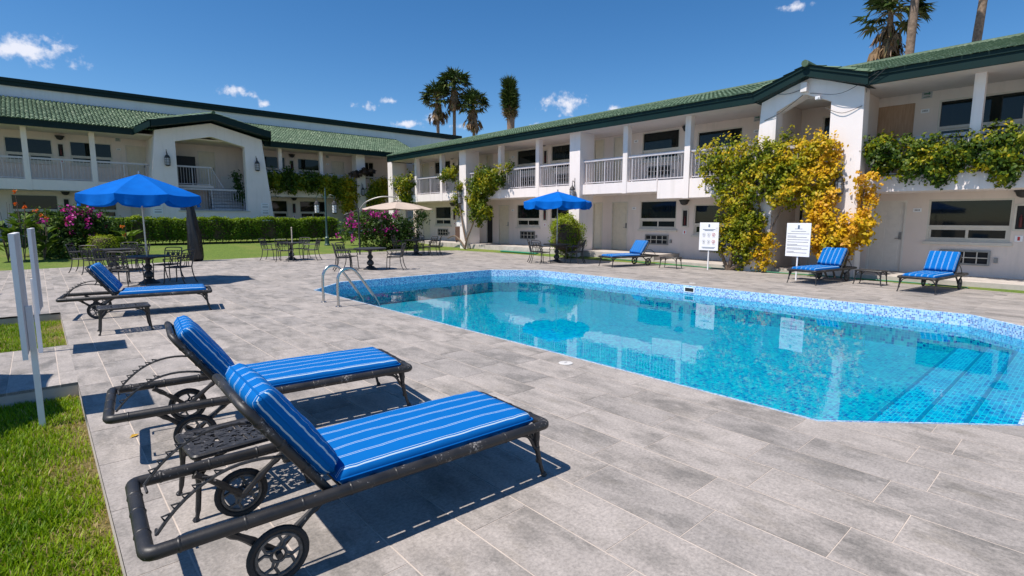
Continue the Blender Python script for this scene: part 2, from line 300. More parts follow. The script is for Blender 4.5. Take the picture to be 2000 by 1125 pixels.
# ------------------------------------------------------------------ mesh helpers
class MB:
    def __init__(s): s.v = []; s.f = []; s.p = []          # p: one number per face (tone of a tile)
    def quad(s, a, b, c, d, p=0.0):
        i = len(s.v); s.v += [tuple(a), tuple(b), tuple(c), tuple(d)]; s.f.append((i, i + 1, i + 2, i + 3)); s.p.append(p); return s
    def poly(s, pts, p=0.0):
        i = len(s.v); s.v += [tuple(q) for q in pts]; s.f.append(tuple(range(i, i + len(pts)))); s.p.append(p); return s
    def box(s, x0, x1, y0, y1, z0, z1, p=0.0):
        x0, x1 = sorted((x0, x1)); y0, y1 = sorted((y0, y1)); z0, z1 = sorted((z0, z1))
        i = len(s.v)
        s.v += [(x0, y0, z0), (x1, y0, z0), (x1, y1, z0), (x0, y1, z0), (x0, y0, z1), (x1, y0, z1), (x1, y1, z1), (x0, y1, z1)]
        for f in ((3, 2, 1, 0), (4, 5, 6, 7), (0, 1, 5, 4), (1, 2, 6, 5), (2, 3, 7, 6), (3, 0, 4, 7)):
            s.f.append(tuple(i + k for k in f)); s.p.append(p)
        return s
    def bbox(s, x0, x1, y0, y1, z0, z1, b=0.01):
        """box whose vertical corners and top edge are cut"""
        x0, x1 = sorted((x0, x1)); y0, y1 = sorted((y0, y1)); z0, z1 = sorted((z0, z1))
        def ring(x0, x1, y0, y1, z, b): return [(x0 + b, y0, z), (x1 - b, y0, z), (x1, y0 + b, z), (x1, y1 - b, z), (x1 - b, y1, z), (x0 + b, y1, z), (x0, y1 - b, z), (x0, y0 + b, z)]
        rs = [ring(x0 + b, x1 - b, y0 + b, y1 - b, z0, b), ring(x0, x1, y0, y1, z0 + b, b), ring(x0, x1, y0, y1, z1 - b, b), ring(x0 + b, x1 - b, y0 + b, y1 - b, z1, b)]
        return s.rings(rs, True)
    def rings(s, rs, caps=True, closed=True):
        n = len(rs[0]); i = len(s.v)
        for r in rs: s.v += [tuple(q) for q in r]
        for a in range(len(rs) - 1):
            for k in range(n if closed else n - 1):
                k2 = (k + 1) % n
                s.f.append((i + a * n + k, i + a * n + k2, i + (a + 1) * n + k2, i + (a + 1) * n + k)); s.p.append(0.0)
        if caps:
            s.f.append(tuple(i + k for k in reversed(range(n)))); s.p.append(0.0)
            s.f.append(tuple(i + (len(rs) - 1) * n + k for k in range(n))); s.p.append(0.0)
        return s
    def tube(s, pts, r, n=8, closed=False):
        pts = [Vector(p) for p in pts]; N = len(pts)
        rad = r if isinstance(r, (list, tuple)) else [r] * N
        rs = []; ref = None
        for i, p in enumerate(pts):
            a = pts[(i - 1) % N] if (closed or i > 0) else p; b = pts[(i + 1) % N] if (closed or i < N - 1) else p
            t = (b - a)
            t = t.normalized() if t.length > 1e-9 else Vector((0, 0, 1))
            if ref is None:
                ref = t.orthogonal().normalized()
            else:
                ref = (ref - t * ref.dot(t)); ref = ref.normalized() if ref.length > 1e-6 else t.orthogonal().normalized()
            bi = t.cross(ref)
            rs.append([p + (ref * math.cos(2 * math.pi * k / n) + bi * math.sin(2 * math.pi * k / n)) * rad[i] for k in range(n)])
        if closed:
            rs.append(rs[0]); return s.rings(rs, False)
        return s.rings(rs, True)
    def lathe(s, prof, c=(0, 0, 0), n=20, flute=0, amp=0.0):
        rs = []
        for r, z in prof:
            rs.append([(c[0] + (r + (amp * r * math.cos(flute * 2 * math.pi * k / n) if flute else 0)) * math.cos(2 * math.pi * k / n), c[1] + (r + (amp * r * math.cos(flute * 2 * math.pi * k / n) if flute else 0)) * math.sin(2 * math.pi * k / n), c[2] + z) for k in range(n)])
        return s.rings(rs, True)
    def prism(s, pts, z0, z1, p=0.0):
        n = len(pts); i = len(s.v)
        s.v += [(x, y, z0) for x, y in pts] + [(x, y, z1) for x, y in pts]
        s.f.append(tuple(i + k for k in reversed(range(n)))); s.f.append(tuple(i + n + k for k in range(n)))
        for k in range(n): s.f.append((i + k, i + (k + 1) % n, i + n + (k + 1) % n, i + n + k))
        s.p += [p] * (n + 2); return s
    def mesh(s, name, mat, smooth=False, off=(0, 0, 0)):
        me = bpy.data.meshes.new(name)
        v = s.v if off == (0, 0, 0) else [(a - off[0], b - off[1], c - off[2]) for a, b, c in s.v]
        me.from_pydata(v, [], s.f)
        if any(s.p):
            at = me.attributes.new('piece', 'FLOAT', 'FACE'); at.data.foreach_set('value', s.p)
        if smooth:
            me.polygons.foreach_set('use_smooth', [True] * len(me.polygons))
            if smooth != 'all':
                bm_ang = R(smooth if not isinstance(smooth, bool) else 40)
                try: me.set_sharp_from_angle(angle=bm_ang)
                except Exception: pass
        me.materials.append(MAT[mat]); me.update(); return me
    def build(s, name, mat, parent=None, smooth=False, world=True, kind=None):
        """link as one mesh object; world: the points are world points and the parent stands at its own location"""
        off = tuple(base_of(parent)) if (parent is not None and world) else (0, 0, 0)
        o = bpy.data.objects.new(name, s.mesh(name, mat, smooth, off)); COL.objects.link(o)
        if parent is not None: o.parent = parent
        if kind: o['kind'] = kind
        return o

def base_of(o):
    p = Vector((0, 0, 0))
    while o is not None: p += o.location; o = o.parent
    return p
def place(name, me, parent=None, loc=(0, 0, 0), rot=(0, 0, 0), kind=None):
    o = bpy.data.objects.new(name, me); COL.objects.link(o); o.location = loc; o.rotation_euler = rot
    if parent is not None: o.parent = parent
    if kind: o['kind'] = kind
    return o
def thing(name, label, cat, loc=(0, 0, 0), rz=0.0, group=None):
    o = bpy.data.objects.new(name, None); COL.objects.link(o); o.empty_display_size = 0.1
    o.location = loc; o.rotation_euler = (0, 0, rz); o['label'] = label; o['category'] = cat
    if group: o['group'] = group
    return o
def tag(o, label, cat, group=None):
    o['label'] = label; o['category'] = cat
    if group: o['group'] = group
    return o
def dup(root, loc, rz, label=None, group=None):
    r = root.copy(); COL.objects.link(r); r.location = loc; r.rotation_euler = (0, 0, rz)
    if label: r['label'] = label
    if group: r['group'] = group
    for ch in list(root.children):
        c = ch.copy(); COL.objects.link(c); c.parent = r
        for g in list(ch.children):
            d = g.copy(); COL.objects.link(d); d.parent = c
    return r
def structure(o): o['kind'] = 'structure'; return o

def arc(p0, p1, bulge, n=8):
    """points from p0 to p1 bowed by the vector bulge"""
    p0, p1, b = Vector(p0), Vector(p1), Vector(bulge)
    return [p0.lerp(p1, i / n) + b * (4 * (i / n) * (1 - i / n)) for i in range(n + 1)]
def spline(ctrl, n=6):
    P = [Vector(p) for p in ctrl]; P = [P[0] * 2 - P[1]] + P + [P[-1] * 2 - P[-2]]; out = []
    for i in range(1, len(P) - 2):
        for k in range(n):
            t = k / n
            out.append(0.5 * ((2 * P[i]) + (P[i + 1] - P[i - 1]) * t + (2 * P[i - 1] - 5 * P[i] + 4 * P[i + 1] - P[i + 2]) * t * t + (3 * P[i] - P[i - 1] - 3 * P[i + 1] + P[i + 2]) * t ** 3))
    out.append(P[-2]); return out

# ------------------------------------------------------------------ foliage helper: many small folded leaves as one mesh
def leaf_mesh(name, mat, pos, nrm, size, tint, aspect=0.62, along=None):
    pos = np.asarray(pos, float); N = len(pos); nrm = np.asarray(nrm, float)
    nrm /= np.linalg.norm(nrm, axis=1)[:, None] + 1e-9
    if along is None:
        along = rng.normal(size=(N, 3)); along[:, 2] -= 0.5
    a = along - nrm * (along * nrm).sum(1)[:, None]; a /= np.linalg.norm(a, axis=1)[:, None] + 1e-9
    b = np.cross(nrm, a); L = np.asarray(size).reshape(-1, 1) * np.ones((N, 1))
    V = np.empty((N, 4, 3))
    V[:, 0] = pos - a * L * 0.5
    V[:, 1] = pos + b * L * 0.5 * aspect + nrm * L * 0.10
    V[:, 2] = pos + a * L * 0.5 - nrm * L * 0.14
    V[:, 3] = pos - b * L * 0.5 * aspect + nrm * L * 0.10
    me = bpy.data.meshes.new(name)
    me.vertices.add(N * 4); me.vertices.foreach_set('co', V.reshape(-1))
    me.loops.add(N * 4); me.loops.foreach_set('vertex_index', np.arange(N * 4, dtype=np.int32))
    me.polygons.add(N); me.polygons.foreach_set('loop_start', np.arange(0, N * 4, 4, dtype=np.int32))
    at = me.attributes.new('tint', 'FLOAT', 'FACE'); at.data.foreach_set('value', np.clip(np.asarray(tint, float), 0, 1).astype(np.float32))
    me.materials.append(MAT[mat]); me.update(calc_edges=True); me.validate(); return me
def blob(cs, n, shell=0.55, flat=None, jit=0.25):
    """n points in a heap of ellipsoids cs = [(centre, radii)]; also the way each faces"""
    w = np.array([np.prod(np.asarray(r)) ** (2 / 3) for _, r in cs]); idx = rng.choice(len(cs), n, p=w / w.sum())
    d = rng.normal(size=(n, 3)); d /= np.linalg.norm(d, axis=1)[:, None]
    rad = shell + (1 - shell) * rng.random(n) ** 0.6 + np.abs(rng.normal(size=n)) * 0.09 - 0.03
    C = np.array([c for c, _ in cs])[idx]; RR = np.array([r for _, r in cs])[idx]
    # lumps: let the surface swell and sink
    lump = 1 + 0.16 * np.sin(d[:, 0] * 5 + C[:, 1] * 3) * np.sin(d[:, 1] * 6 + C[:, 2] * 4) + 0.1 * np.sin(d[:, 2] * 9 + C[:, 0])
    P = C + d * RR * (rad * lump)[:, None]
    Nn = d / RR; Nn /= np.linalg.norm(Nn, axis=1)[:, None]; Nn = Nn + rng.normal(size=(n, 3)) * jit * 2.2; Nn[:, 2] += 0.25
    return P, Nn, idx

# clipping of flat polygons
def clip(poly, a, b, keep_left=True):
    """part of a polygon on one side of the line a->b"""
    out = []; s = 1 if keep_left else -1
    side = lambda p: s * ((b[0] - a[0]) * (p[1] - a[1]) - (b[1] - a[1]) * (p[0] - a[0]))
    for i in range(len(poly)):
        p, q = poly[i], poly[(i + 1) % len(poly)]; dp, dq = side(p), side(q)
        if dp >= 0: out.append(p)
        if (dp > 1e-9 and dq < -1e-9) or (dp < -1e-9 and dq > 1e-9):
            t = dp / (dp - dq); out.append((p[0] + (q[0] - p[0]) * t, p[1] + (q[1] - p[1]) * t))
    return out
def area(p): return 0.5 * sum(p[i][0] * p[(i + 1) % len(p)][1] - p[(i + 1) % len(p)][0] * p[i][1] for i in range(len(p))) if len(p) > 2 else 0
def inside_of(poly, conv):
    for i in range(len(conv)):
        poly = clip(poly, conv[i], conv[(i + 1) % len(conv)])
        if len(poly) < 3: return []
    return poly
def outside_of(poly, conv):
    out = []; rem = poly
    for i in range(len(conv)):
        a, b = conv[i], conv[(i + 1) % len(conv)]
        o = clip(rem, a, b, False)
        if abs(area(o)) > 2e-4: out.append(o)
        rem = clip(rem, a, b)
        if len(rem) < 3: break
    return out
# ================================================================== THE SETTING
def octagon(x0, x1, y0, y1, c): return [(x0 + c, y0), (x1 - c, y0), (x1, y0 + c), (x1, y1 - c), (x1 - c, y1), (x0 + c, y1), (x0, y1 - c), (x0, y0 + c)]
def grow(x0, x1, y0, y1, c, g): return octagon(x0 - g, x1 + g, y0 - g, y1 + g, c + g * 0.586)
PX0, PX1, PY0, PY1, PC = 4.86, 12.42, 0.35, 13.70, 1.15
POOL = octagon(PX0, PX1, PY0, PY1, PC); RIM = grow(PX0, PX1, PY0, PY1, PC, 0.035)
WATER = -0.21

g = MB(); z = -0.2; B = 900
g.quad((-B, -B, z), (B, -B, z), (B, 0, z), (-B, 0, z)).quad((-B, 14, z), (B, 14, z), (B, B, z), (-B, B, z))
g.quad((-B, 0, z), (4.5, 0, z), (4.5, 14, z), (-B, 14, z)).quad((12.8, 0, z), (B, 0, z), (B, 14, z), (12.8, 14, z))
structure(g.build('ground', 'ground_dust'))

# ---- deck: a mortar bed with stone tiles laid on it
MAIN = [(.18, -4), (16.4, -4), (17.0, 1.2), (17.4, 5), (17.5, 12), (17.4, 20), (16.9, 23.4), (14.3, 25.0), (11.8, 25.3), (.18, 24.0)]
WEST = [(-9, 12.6), (.18, 12.6), (.18, 24.0), (-9, 23.2)]
PATH = [(-9, 7.05), (.18, 7.05), (.18, 9.25), (-9, 9.25)]
deck = MB()
for reg in (MAIN, WEST, PATH):
    for pc in outside_of(reg, RIM): deck.poly([(x, y, -0.002) for x, y in pc])
    n = len(reg)
    for i in range(n):
        (ax, ay), (bx, by) = reg[i], reg[(i + 1) % n]
        if abs(ax - .18) < 1e-6 and abs(bx - .18) < 1e-6 and reg is not MAIN: continue
        deck.quad((ax, ay, -0.30), (bx, by, -0.30), (bx, by, -0.002), (ax, ay, -0.002))
deck = structure(deck.build('deck', 'grout'))
TW, TL, J = 0.402, 0.78, 0.003; JX = 0.0048
tiles = []
for ri in range(-24, 40):
    x0 = 2.45 + ri * TW; ph = (1.385 if ri % 2 == 0 else 1.575)
    for k in range(-9, 32):
        y0 = ph + k * TL
        cell = [(x0 + JX, y0 + J), (x0 + TW - JX, y0 + J), (x0 + TW - JX, y0 + TL - J), (x0 + JX, y0 + TL - J)]
        for reg in (MAIN, WEST, PATH):
            c = inside_of(cell, reg)
            if len(c) < 3 or area(c) < 4e-4: continue
            if PX0 - 1 < x0 < PX1 + 1 and PY0 - 1.3 < y0 < PY1 + 1: pcs = outside_of(c, RIM)
            else: pcs = [c]
            if pcs: tiles.append((x0, y0, reg is MAIN, pcs))
def tile_size(tl):                      # how large a tile shows: only those before the camera
    cx, cy = tl[0] + TW / 2, tl[1] + TL / 2
    v = Vector((cx, cy, -EYE)); d = v.dot(_fw)
    if d < 0.6: return 0
    if abs(v.dot(_rt) / d) > 1.05 or v.dot(_up) / d < -0.58: return 0
    return sum(area(p) for p in tl[3]) / d ** 3
tiles.sort(key=tile_size, reverse=True)
full = MB().box(JX, TW - JX, J, TL - J, -0.03, 0.0).mesh('tile', 'deck_stone')
rest = MB()
for i, (x0, y0, _, pcs) in enumerate(tiles):
    whole = len(pcs) == 1 and abs(area(pcs[0]) - (TW - 2 * JX) * (TL - 2 * J)) < 1e-5
    lift = random.uniform(-0.0003, 0.0008)
    if i < 300:
        if whole: place('tile', full, deck, (x0, y0, lift))
        else:
            b = MB()
            for p in pcs: b.prism([(x - x0, y - y0) for x, y in p], -0.03, 0.0)
            place('tile', b.mesh('tile', 'deck_stone'), deck, (x0, y0, lift))
    else:
        for p in pcs: rest.prism(p, -0.03, lift, 0.01 + 0.98 * random.random())
rest.build('tiles', 'deck_stone', deck, kind='stuff')

# ---- pool
pool = MB()
n = 8
for i in range(n):
    a, b = POOL[i], POOL[(i + 1) % n]
    pool.quad((*b, -0.34), (*a, -0.34), (*a, -0.74), (*b, -0.74))
pool.poly([(x, y, -0.74) for x, y in POOL])
pool = structure(pool.build('pool', 'pool_mosaic'))
rim = MB()
for i in range(n):
    a, b, c, d = POOL[i], POOL[(i + 1) % n], RIM[(i + 1) % n], RIM[i]
    rim.quad((*b, 0.0), (*a, 0.0), (*a, -0.34), (*b, -0.34)).quad((*a, 0.0), (*b, 0.0), (*c, 0.006), (*d, 0.006)).quad((*d, 0.006), (*c, 0.006), (*c, -0.02), (*d, -0.02))
rim.build('rim', 'pool_rim_mosaic', pool)
for y1, zt in ((0.80, -0.36), (1.22, -0.50), (1.66, -0.63)):
    c = inside_of([(PX0 - 1, PY0 - 1), (PX1 + 1, PY0 - 1), (PX1 + 1, y1), (PX0 - 1, y1)], POOL)
    sh = [(x, y) for x, y in c]
    MB().prism(sh, -0.739, zt).build('step', 'pool_step_mosaic', pool)
    e_ = inside_of([(PX0 - 1, y1 - 0.04), (PX1 + 1, y1 - 0.04), (PX1 + 1, y1 - 0.001), (PX0 - 1, y1 - 0.001)], POOL); MB().prism(e_, zt + 0.0005, zt + 0.006).build('step_edge_line', 'edge_line_blue', pool)  # dark strips added so the step edges read as shaded lines
sk = MB().box(PX1 - 0.006, PX1 + 0.02, 6.93, 7.17, -0.15, -0.055).build('skimmer_mouth', 'dark_recess', pool)
f = MB()
for a in ((6.90, 7.20, -0.055, -0.04), (6.90, 7.20, -0.165, -0.15), (6.90, 6.93, -0.15, -0.055), (7.17, 7.20, -0.15, -0.055)): f.box(PX1 - 0.012, PX1 + 0.01, a[0], a[1], a[2], a[3])
f.build('frame', 'white_board', sk)
w = MB().poly([(x, y, WATER) for x, y in POOL]).build('water', 'pool_water'); structure(w)

# ---- lawns
def lawn_z(x, y):
    t = max(0, min(1, (y - 24.6) / 12)); zf = -0.035 + 0.78 * t
    s = max(0, min(1, (x - 17.2) / 0.9)); hi = max(0, min(1, (y - 9) / 4)); zr = -0.035 + s * (0.05 + 0.16 * hi)
    return max(zf, zr)
lw = MB(); st = 0.5
def sheet(x0, x1, y0, y1, st, fz):
    nx, ny = max(1, round((x1 - x0) / st)), max(1, round((y1 - y0) / st)); i0 = len(lw.v)
    for j in range(ny + 1):
        for i in range(nx + 1):
            x, y = x0 + (x1 - x0) * i / nx, y0 + (y1 - y0) * j / ny; lw.v.append((x, y, fz(x, y)))
    for j in range(ny):
        for i in range(nx):
            a = i0 + j * (nx + 1) + i; lw.f.append((a, a + 1, a + nx + 2, a + nx + 1)); lw.p.append(0.0)
sheet(-30, 18.6, 23.0, 37.2, 0.5, lawn_z); sheet(15.5, 18.6, -6, 23.0, 0.4, lawn_z)
structure(lw.build('lawn', 'lawn_base'))
lw = MB(); sheet(-9, .18, -4, 7.06, 1, lambda x, y: -0.15); sheet(-9, .18, 9.24, 12.61, 1, lambda x, y: -0.15)
structure(lw.build('lawn_patch', 'lawn_soil'))
# grass blades on the two patches beside the deck
def blades(area_boxes, n, name):
    P = []
    tot = sum((b[1] - b[0]) * (b[3] - b[2]) * b[4] for b in area_boxes)
    for x0, x1, y0, y1, w in area_boxes:
        k = int(n * (x1 - x0) * (y1 - y0) * w / tot); P.append(np.stack([rng.uniform(x0, x1, k), rng.uniform(y0, y1, k)], 1))
    P = np.concatenate(P); N = len(P)
    f1 = np.sin(P[:, 0] * 4.1 + 1.7 * np.sin(P[:, 1] * 2.3)) * np.sin(P[:, 1] * 3.3 + 1.3 * np.sin(P[:, 0] * 3.7 + 2)) + 0.5 * np.sin(P[:, 0] * 11 + P[:, 1] * 3) * np.sin(P[:, 1] * 9 - P[:, 0] * 5)
    edge = np.clip((P[:, 0] + 0.26) / 0.42, 0, 1)                       # worn beside the deck
    dry = np.clip(0.62 * edge ** 1.6 * (0.75 + 0.85 * f1) + 0.12 * (f1 > 1.05), 0, 1)
    keep = rng.random(N) > dry * 0.80; P = P[keep]; dry = dry[keep]; f1 = f1[keep]; N = len(P)
    h = rng.uniform(0.03, 0.072, N) * (1 - 0.45 * dry); az = rng.uniform(0, 2 * np.pi, N); lean = rng.uniform(0.1, 0.95, N)
    wdt = rng.uniform(0.0024, 0.0048, N)
    dx, dy = np.cos(az), np.sin(az); z0 = -0.151
    V = np.empty((N, 5, 3))
    for k, (t, wk) in enumerate(((0, 1), (0, -1), (0.55, -0.8), (0.55, 0.8), (1.0, 0))):
        ox = lean * h * t ** 1.7
        V[:, k, 0] = P[:, 0] + dx * ox - dy * wdt * wk; V[:, k, 1] = P[:, 1] + dy * ox + dx * wdt * wk; V[:, k, 2] = z0 + h * t * (1 - 0.25 * lean * t)
    me = bpy.data.meshes.new(name); me.vertices.add(N * 5); me.vertices.foreach_set('co', V.reshape(-1))
    base = np.arange(N)[:, None] * 5; loops = (base + np.array([0, 1, 2, 3, 3, 2, 4])[None]).reshape(-1).astype(np.int32)
    me.loops.add(N * 7); me.loops.foreach_set('vertex_index', loops)
    me.polygons.add(N * 2); me.polygons.foreach_set('loop_start', np.stack([np.arange(N) * 7, np.arange(N) * 7 + 4], 1).reshape(-1).astype(np.int32))
    tint = np.clip(0.33 + 0.12 * f1 + rng.normal(size=N) * 0.17 + 0.55 * dry + (rng.random(N) < 0.05) * 0.5, 0, 1).astype(np.float32)
    at = me.attributes.new('tint', 'FLOAT', 'FACE'); at.data.foreach_set('value', np.repeat(tint, 2))
    me.materials.append(MAT['grass_blade']); me.update(calc_edges=True); me.validate()
    o = place(name, me, None, kind='stuff'); return o
tag(blades([(-2.2, .17, 1.6, 4.6, 1.5), (-2.4, .17, 4.6, 7.04, 1.0), (-1.6, .17, 9.27, 12.58, 0.42)], 120000, 'grass'), 'blades of green grass thinning to dry straw beside the stone deck', 'grass')
# ================================================================== BUILDINGS
def cells(u0, u1, v0, v1, holes):
    """split a rectangle into rectangles that leave the holes free"""
    us = sorted({u0, u1, *[min(max(h[i], u0), u1) for h in holes for i in (0, 1)]}); vsx = sorted({v0, v1, *[min(max(h[i], v0), v1) for h in holes for i in (2, 3)]})
    out = []
    for i in range(len(us) - 1):
        run = None
        for j in range(len(vsx) - 1):
            cu, cv = (us[i] + us[i + 1]) / 2, (vsx[j] + vsx[j + 1]) / 2
            hit = any(h[0] < cu < h[1] and h[2] < cv < h[3] for h in holes)
            if hit: run = None
            elif run is None: run = [us[i], us[i + 1], vsx[j], vsx[j + 1]]; out.append(run)
            else: run[3] = vsx[j + 1]
    return out

class Face:
    """a facade: u runs along it, w runs from the front (negative = towards the court) into the building"""
    def __init__(s, axis, d0, parent): s.axis = axis; s.d0 = d0; s.par = parent
    def box(s, mb, u0, u1, w0, w1, z0, z1):
        if s.axis == 'X': mb.box(s.d0 + w0, s.d0 + w1, u0, u1, z0, z1)
        else: mb.box(u0, u1, s.d0 + w0, s.d0 + w1, z0, z1)
        return mb
    def pt(s, u, w, z): return (s.d0 + w, u, z) if s.axis == 'X' else (u, s.d0 + w, z)
    def part(s, name, mat, boxes, parent=None, smooth=False):
        mb = MB()
        for b in boxes: s.box(mb, *b)
        return mb.build(name, mat, parent or s.par, smooth)

def window(F, u0, u1, z1, kind='full'):
    """big fixed pane above two small sliding panes, sill below; holes come from HOLES"""
    z0 = z1 - 1.20; fw = 0.05
    zs = z1 - 0.74
    win = F.part('window', 'frame_cream', [(u0, u1, 0.015, 0.09, z1 - fw, z1), (u0, u0 + fw, 0.015, 0.09, z0, z1 - fw), (u1 - fw, u1, 0.015, 0.09, z0, z1 - fw),
                 (u0 + fw, u1 - fw, 0.01, 0.09, zs - 0.075, zs), (u0 + fw, u1 - fw, 0.015, 0.09, z0, z0 + 0.055)])
    F.part('pane', 'glass_dark', [(u0 + fw, u1 - fw, 0.06, 0.075, zs, z1 - fw)], win)
    um = (u0 + u1) / 2
    for a, b, w in ((u0 + fw, um + 0.02, 0.03), (um - 0.02, u1 - fw, 0.052)):
        za, zb = z0 + 0.055, zs - 0.075; t = 0.055
        sa = F.part('sash', 'frame_cream', [(a, b, w, w + 0.02, zb - t, zb), (a, b, w, w + 0.02, za, za + t), (a, a + t, w, w + 0.02, za + t, zb - t), (b - t, b, w, w + 0.02, za + t, zb - t)], win)
        F.part('pane', 'glass_dark', [(a + t, b - t, w + 0.006, w + 0.014, za + t, zb - t)], win)
    F.part('sill', 'frame_cream', [(u0 - 0.06, u1 + 0.06, -0.06, 0.015, z0 - 0.09, z0 - 0.012)], win)
    return (u0, u1, z0, z1)
def door(F, u0, u1, z0, mat='door_cream', h=2.15, handle=1, panels=True):
    d = F.part('door', mat, [(u0 + 0.05, u1 - 0.05, 0.05, 0.09, z0 + 0.01, z0 + h - 0.05)])
    F.part('door_frame', 'frame_cream' if mat != 'door_white' else 'door_white', [(u0, u0 + 0.05, 0.0, 0.1, z0, z0 + h), (u1 - 0.05, u1, 0.0, 0.1, z0, z0 + h), (u0 + 0.05, u1 - 0.05, 0.0, 0.1, z0 + h - 0.05, z0 + h)])
    if panels:
        W = u1 - u0 - 0.1; um = (u0 + u1) / 2
        cols = ((u0 + 0.05 + W * 0.13, um - W * 0.06), (um + W * 0.06, u1 - 0.05 - W * 0.13)) if W > 0.6 else ((u0 + 0.05 + W * 0.2, u1 - 0.05 - W * 0.2),)
        for a, b in cols:
            for za, zb in ((0.2, 0.85), (0.98, 1.62), (1.74, 1.95)):
                F.part('panel', mat, [(a, b, 0.043, 0.051, z0 + za, z0 + zb)], d)
                t = 0.02; F_b = [(a - t, a, 0.047, 0.0505, z0 + za - t, z0 + zb + t)]
    if handle:
        uh = u0 + 0.12 if handle > 0 else u1 - 0.12
        F.part('handle', 'grey_metal', [(uh - 0.03, uh + 0.03, 0.02, 0.05, z0 + 0.98, z0 + 1.2), (uh - 0.02, uh + handle * 0.12, -0.01, 0.02, z0 + 1.0, z0 + 1.02)], d)
    return (u0, u1, z0, z0 + h)
def grille(F, um, zc, w=1.12, h=0.42):
    u0, u1, z0, z1 = um - w / 2, um + w / 2, zc - h / 2, zc + h / 2; t = 0.05
    g = F.part('air_conditioner', 'grey_metal', [(u0, u1, -0.05, 0.1, z1 - t, z1), (u0, u1, -0.05, 0.1, z0, z0 + t), (u0, u0 + t, -0.05, 0.1, z0 + t, z1 - t), (u1 - t, u1, -0.05, 0.1, z0 + t, z1 - t)])
    F.part('backing', 'dark_recess', [(u0 + t, u1 - t, 0.04, 0.09, z0 + t, z1 - t)], g)
    bars = [(u0 + t, u1 - t, -0.03, -0.012, zc - 0.012, zc + 0.012)] + [(u0 + k * w / 4 - 0.012, u0 + k * w / 4 + 0.012, -0.034, -0.014, z0 + t, z1 - t) for k in (1, 2, 3)]
    F.part('bars', 'frame_cream', bars, g)
    F.part('socket', 'grey_metal', [(u0 - 0.16, u0 - 0.08, -0.05, 0.0, zc - 0.12, zc + 0.02)], g)
    return (u0, u1, z0, z1)
def cabinet(F, um, zf):
    w, h, t = 0.3, 0.72, 0.05; u0, u1, z0, z1 = um - w / 2, um + w / 2, zf + 1.28, zf + 2.0
    c = F.part('extinguisher_cabinet', 'frame_cream', [(u0, u1, -0.04, -0.002, z1 - t, z1), (u0, u1, -0.04, -0.002, z0, z0 + t), (u0, u0 + t, -0.04, -0.002, z0 + t, z1 - t), (u1 - t, u1, -0.04, -0.002, z0 + t, z1 - t)])
    F.part('backing', 'dark_recess', [(u0 + t, u1 - t, -0.01, -0.002, z0 + t, z1 - t)], c)
    mb = MB().lathe([(0.025, 0), (0.034, 0.03), (0.034, 0.24), (0.014, 0.29), (0.014, 0.34)], F.pt(um, -0.03, z0 + 0.1), 10); mb.build('extinguisher', 'dark_red', c, True)
    F.part('notice', 'white_board', [(um - 0.08, um + 0.08, -0.012, -0.002, z0 - 0.28, z0 - 0.12)])
    F.part('notice_print', 'print_red', [(um - 0.025, um + 0.025, -0.016, -0.012, z0 - 0.25, z0 - 0.15)])
def wall_lamp(F, um, z):
    p = F.pt(um, -0.14, z)
    MB().lathe([(0.05, -0.14), (0.13, -0.10), (0.17, 0.0), (0.2, 0.03), (0.2, 0.07), (0.05, 0.08)], p, 12).build('wall_lamp', 'wire', F.par, True)
def plate(F, um, z, exit=False):
    if exit:
        p = F.part('exit_sign', 'sink_grey', [(um - 0.12, um + 0.12, -0.02, -0.002, z - 0.12, z + 0.12)])
        mb = MB(); F.box(mb, um - 0.04, um + 0.07, -0.026, -0.021, z - 0.012, z + 0.03)
        a = [F.pt(um - 0.04, -0.024, z + 0.06), F.pt(um - 0.09, -0.024, z + 0.009), F.pt(um - 0.04, -0.024, z - 0.045)]; mb.poly(a)
        F.box(mb, um - 0.08, um + 0.08, -0.026, -0.021, z - 0.09, z - 0.07); mb.build('arrow', 'sign_green', p)
    else:
        p = F.part('number_plate', 'white_board', [(um - 0.1, um + 0.1, -0.02, -0.002, z - 0.055, z + 0.055)])
        F.part('digits', 'print_grey', [(um - 0.06 + k * 0.033, um - 0.04 + k * 0.033, -0.024, -0.02, z - 0.025, z + 0.025) for k in range(4)], p)
def railing(F, u0, u1, w, z0, z1, rail='rail_grey', step=0.145):
    r = F.part('railing', rail, [(u0, u1, w - 0.05, w + 0.05, z1 - 0.09, z1), (u0, u1, w - 0.02, w + 0.02, z0 + 0.05, z0 + 0.085)])
    n = max(2, round((u1 - u0) / step)); key = (round(z1 - z0, 3),)
    if key not in BAL:
        BAL[key] = (MB().box(-.008, .008, -.008, .008, 0, z1 - z0 - 0.175).mesh('baluster', rail), MB().box(-.02, .02, -.02, .02, -0.085, z1 - z0 - 0.176).mesh('baluster', rail))
    b = base_of(r)
    for k in range(n + 1):
        u = u0 + 0.02 + (u1 - u0 - 0.04) * k / n; thick = (k % max(1, n // 2) == 0)
        place('baluster', BAL[key][1 if thick else 0], r, Vector(F.pt(u, w, z0 + 0.0855)) - b)
    return r
BAL = {}

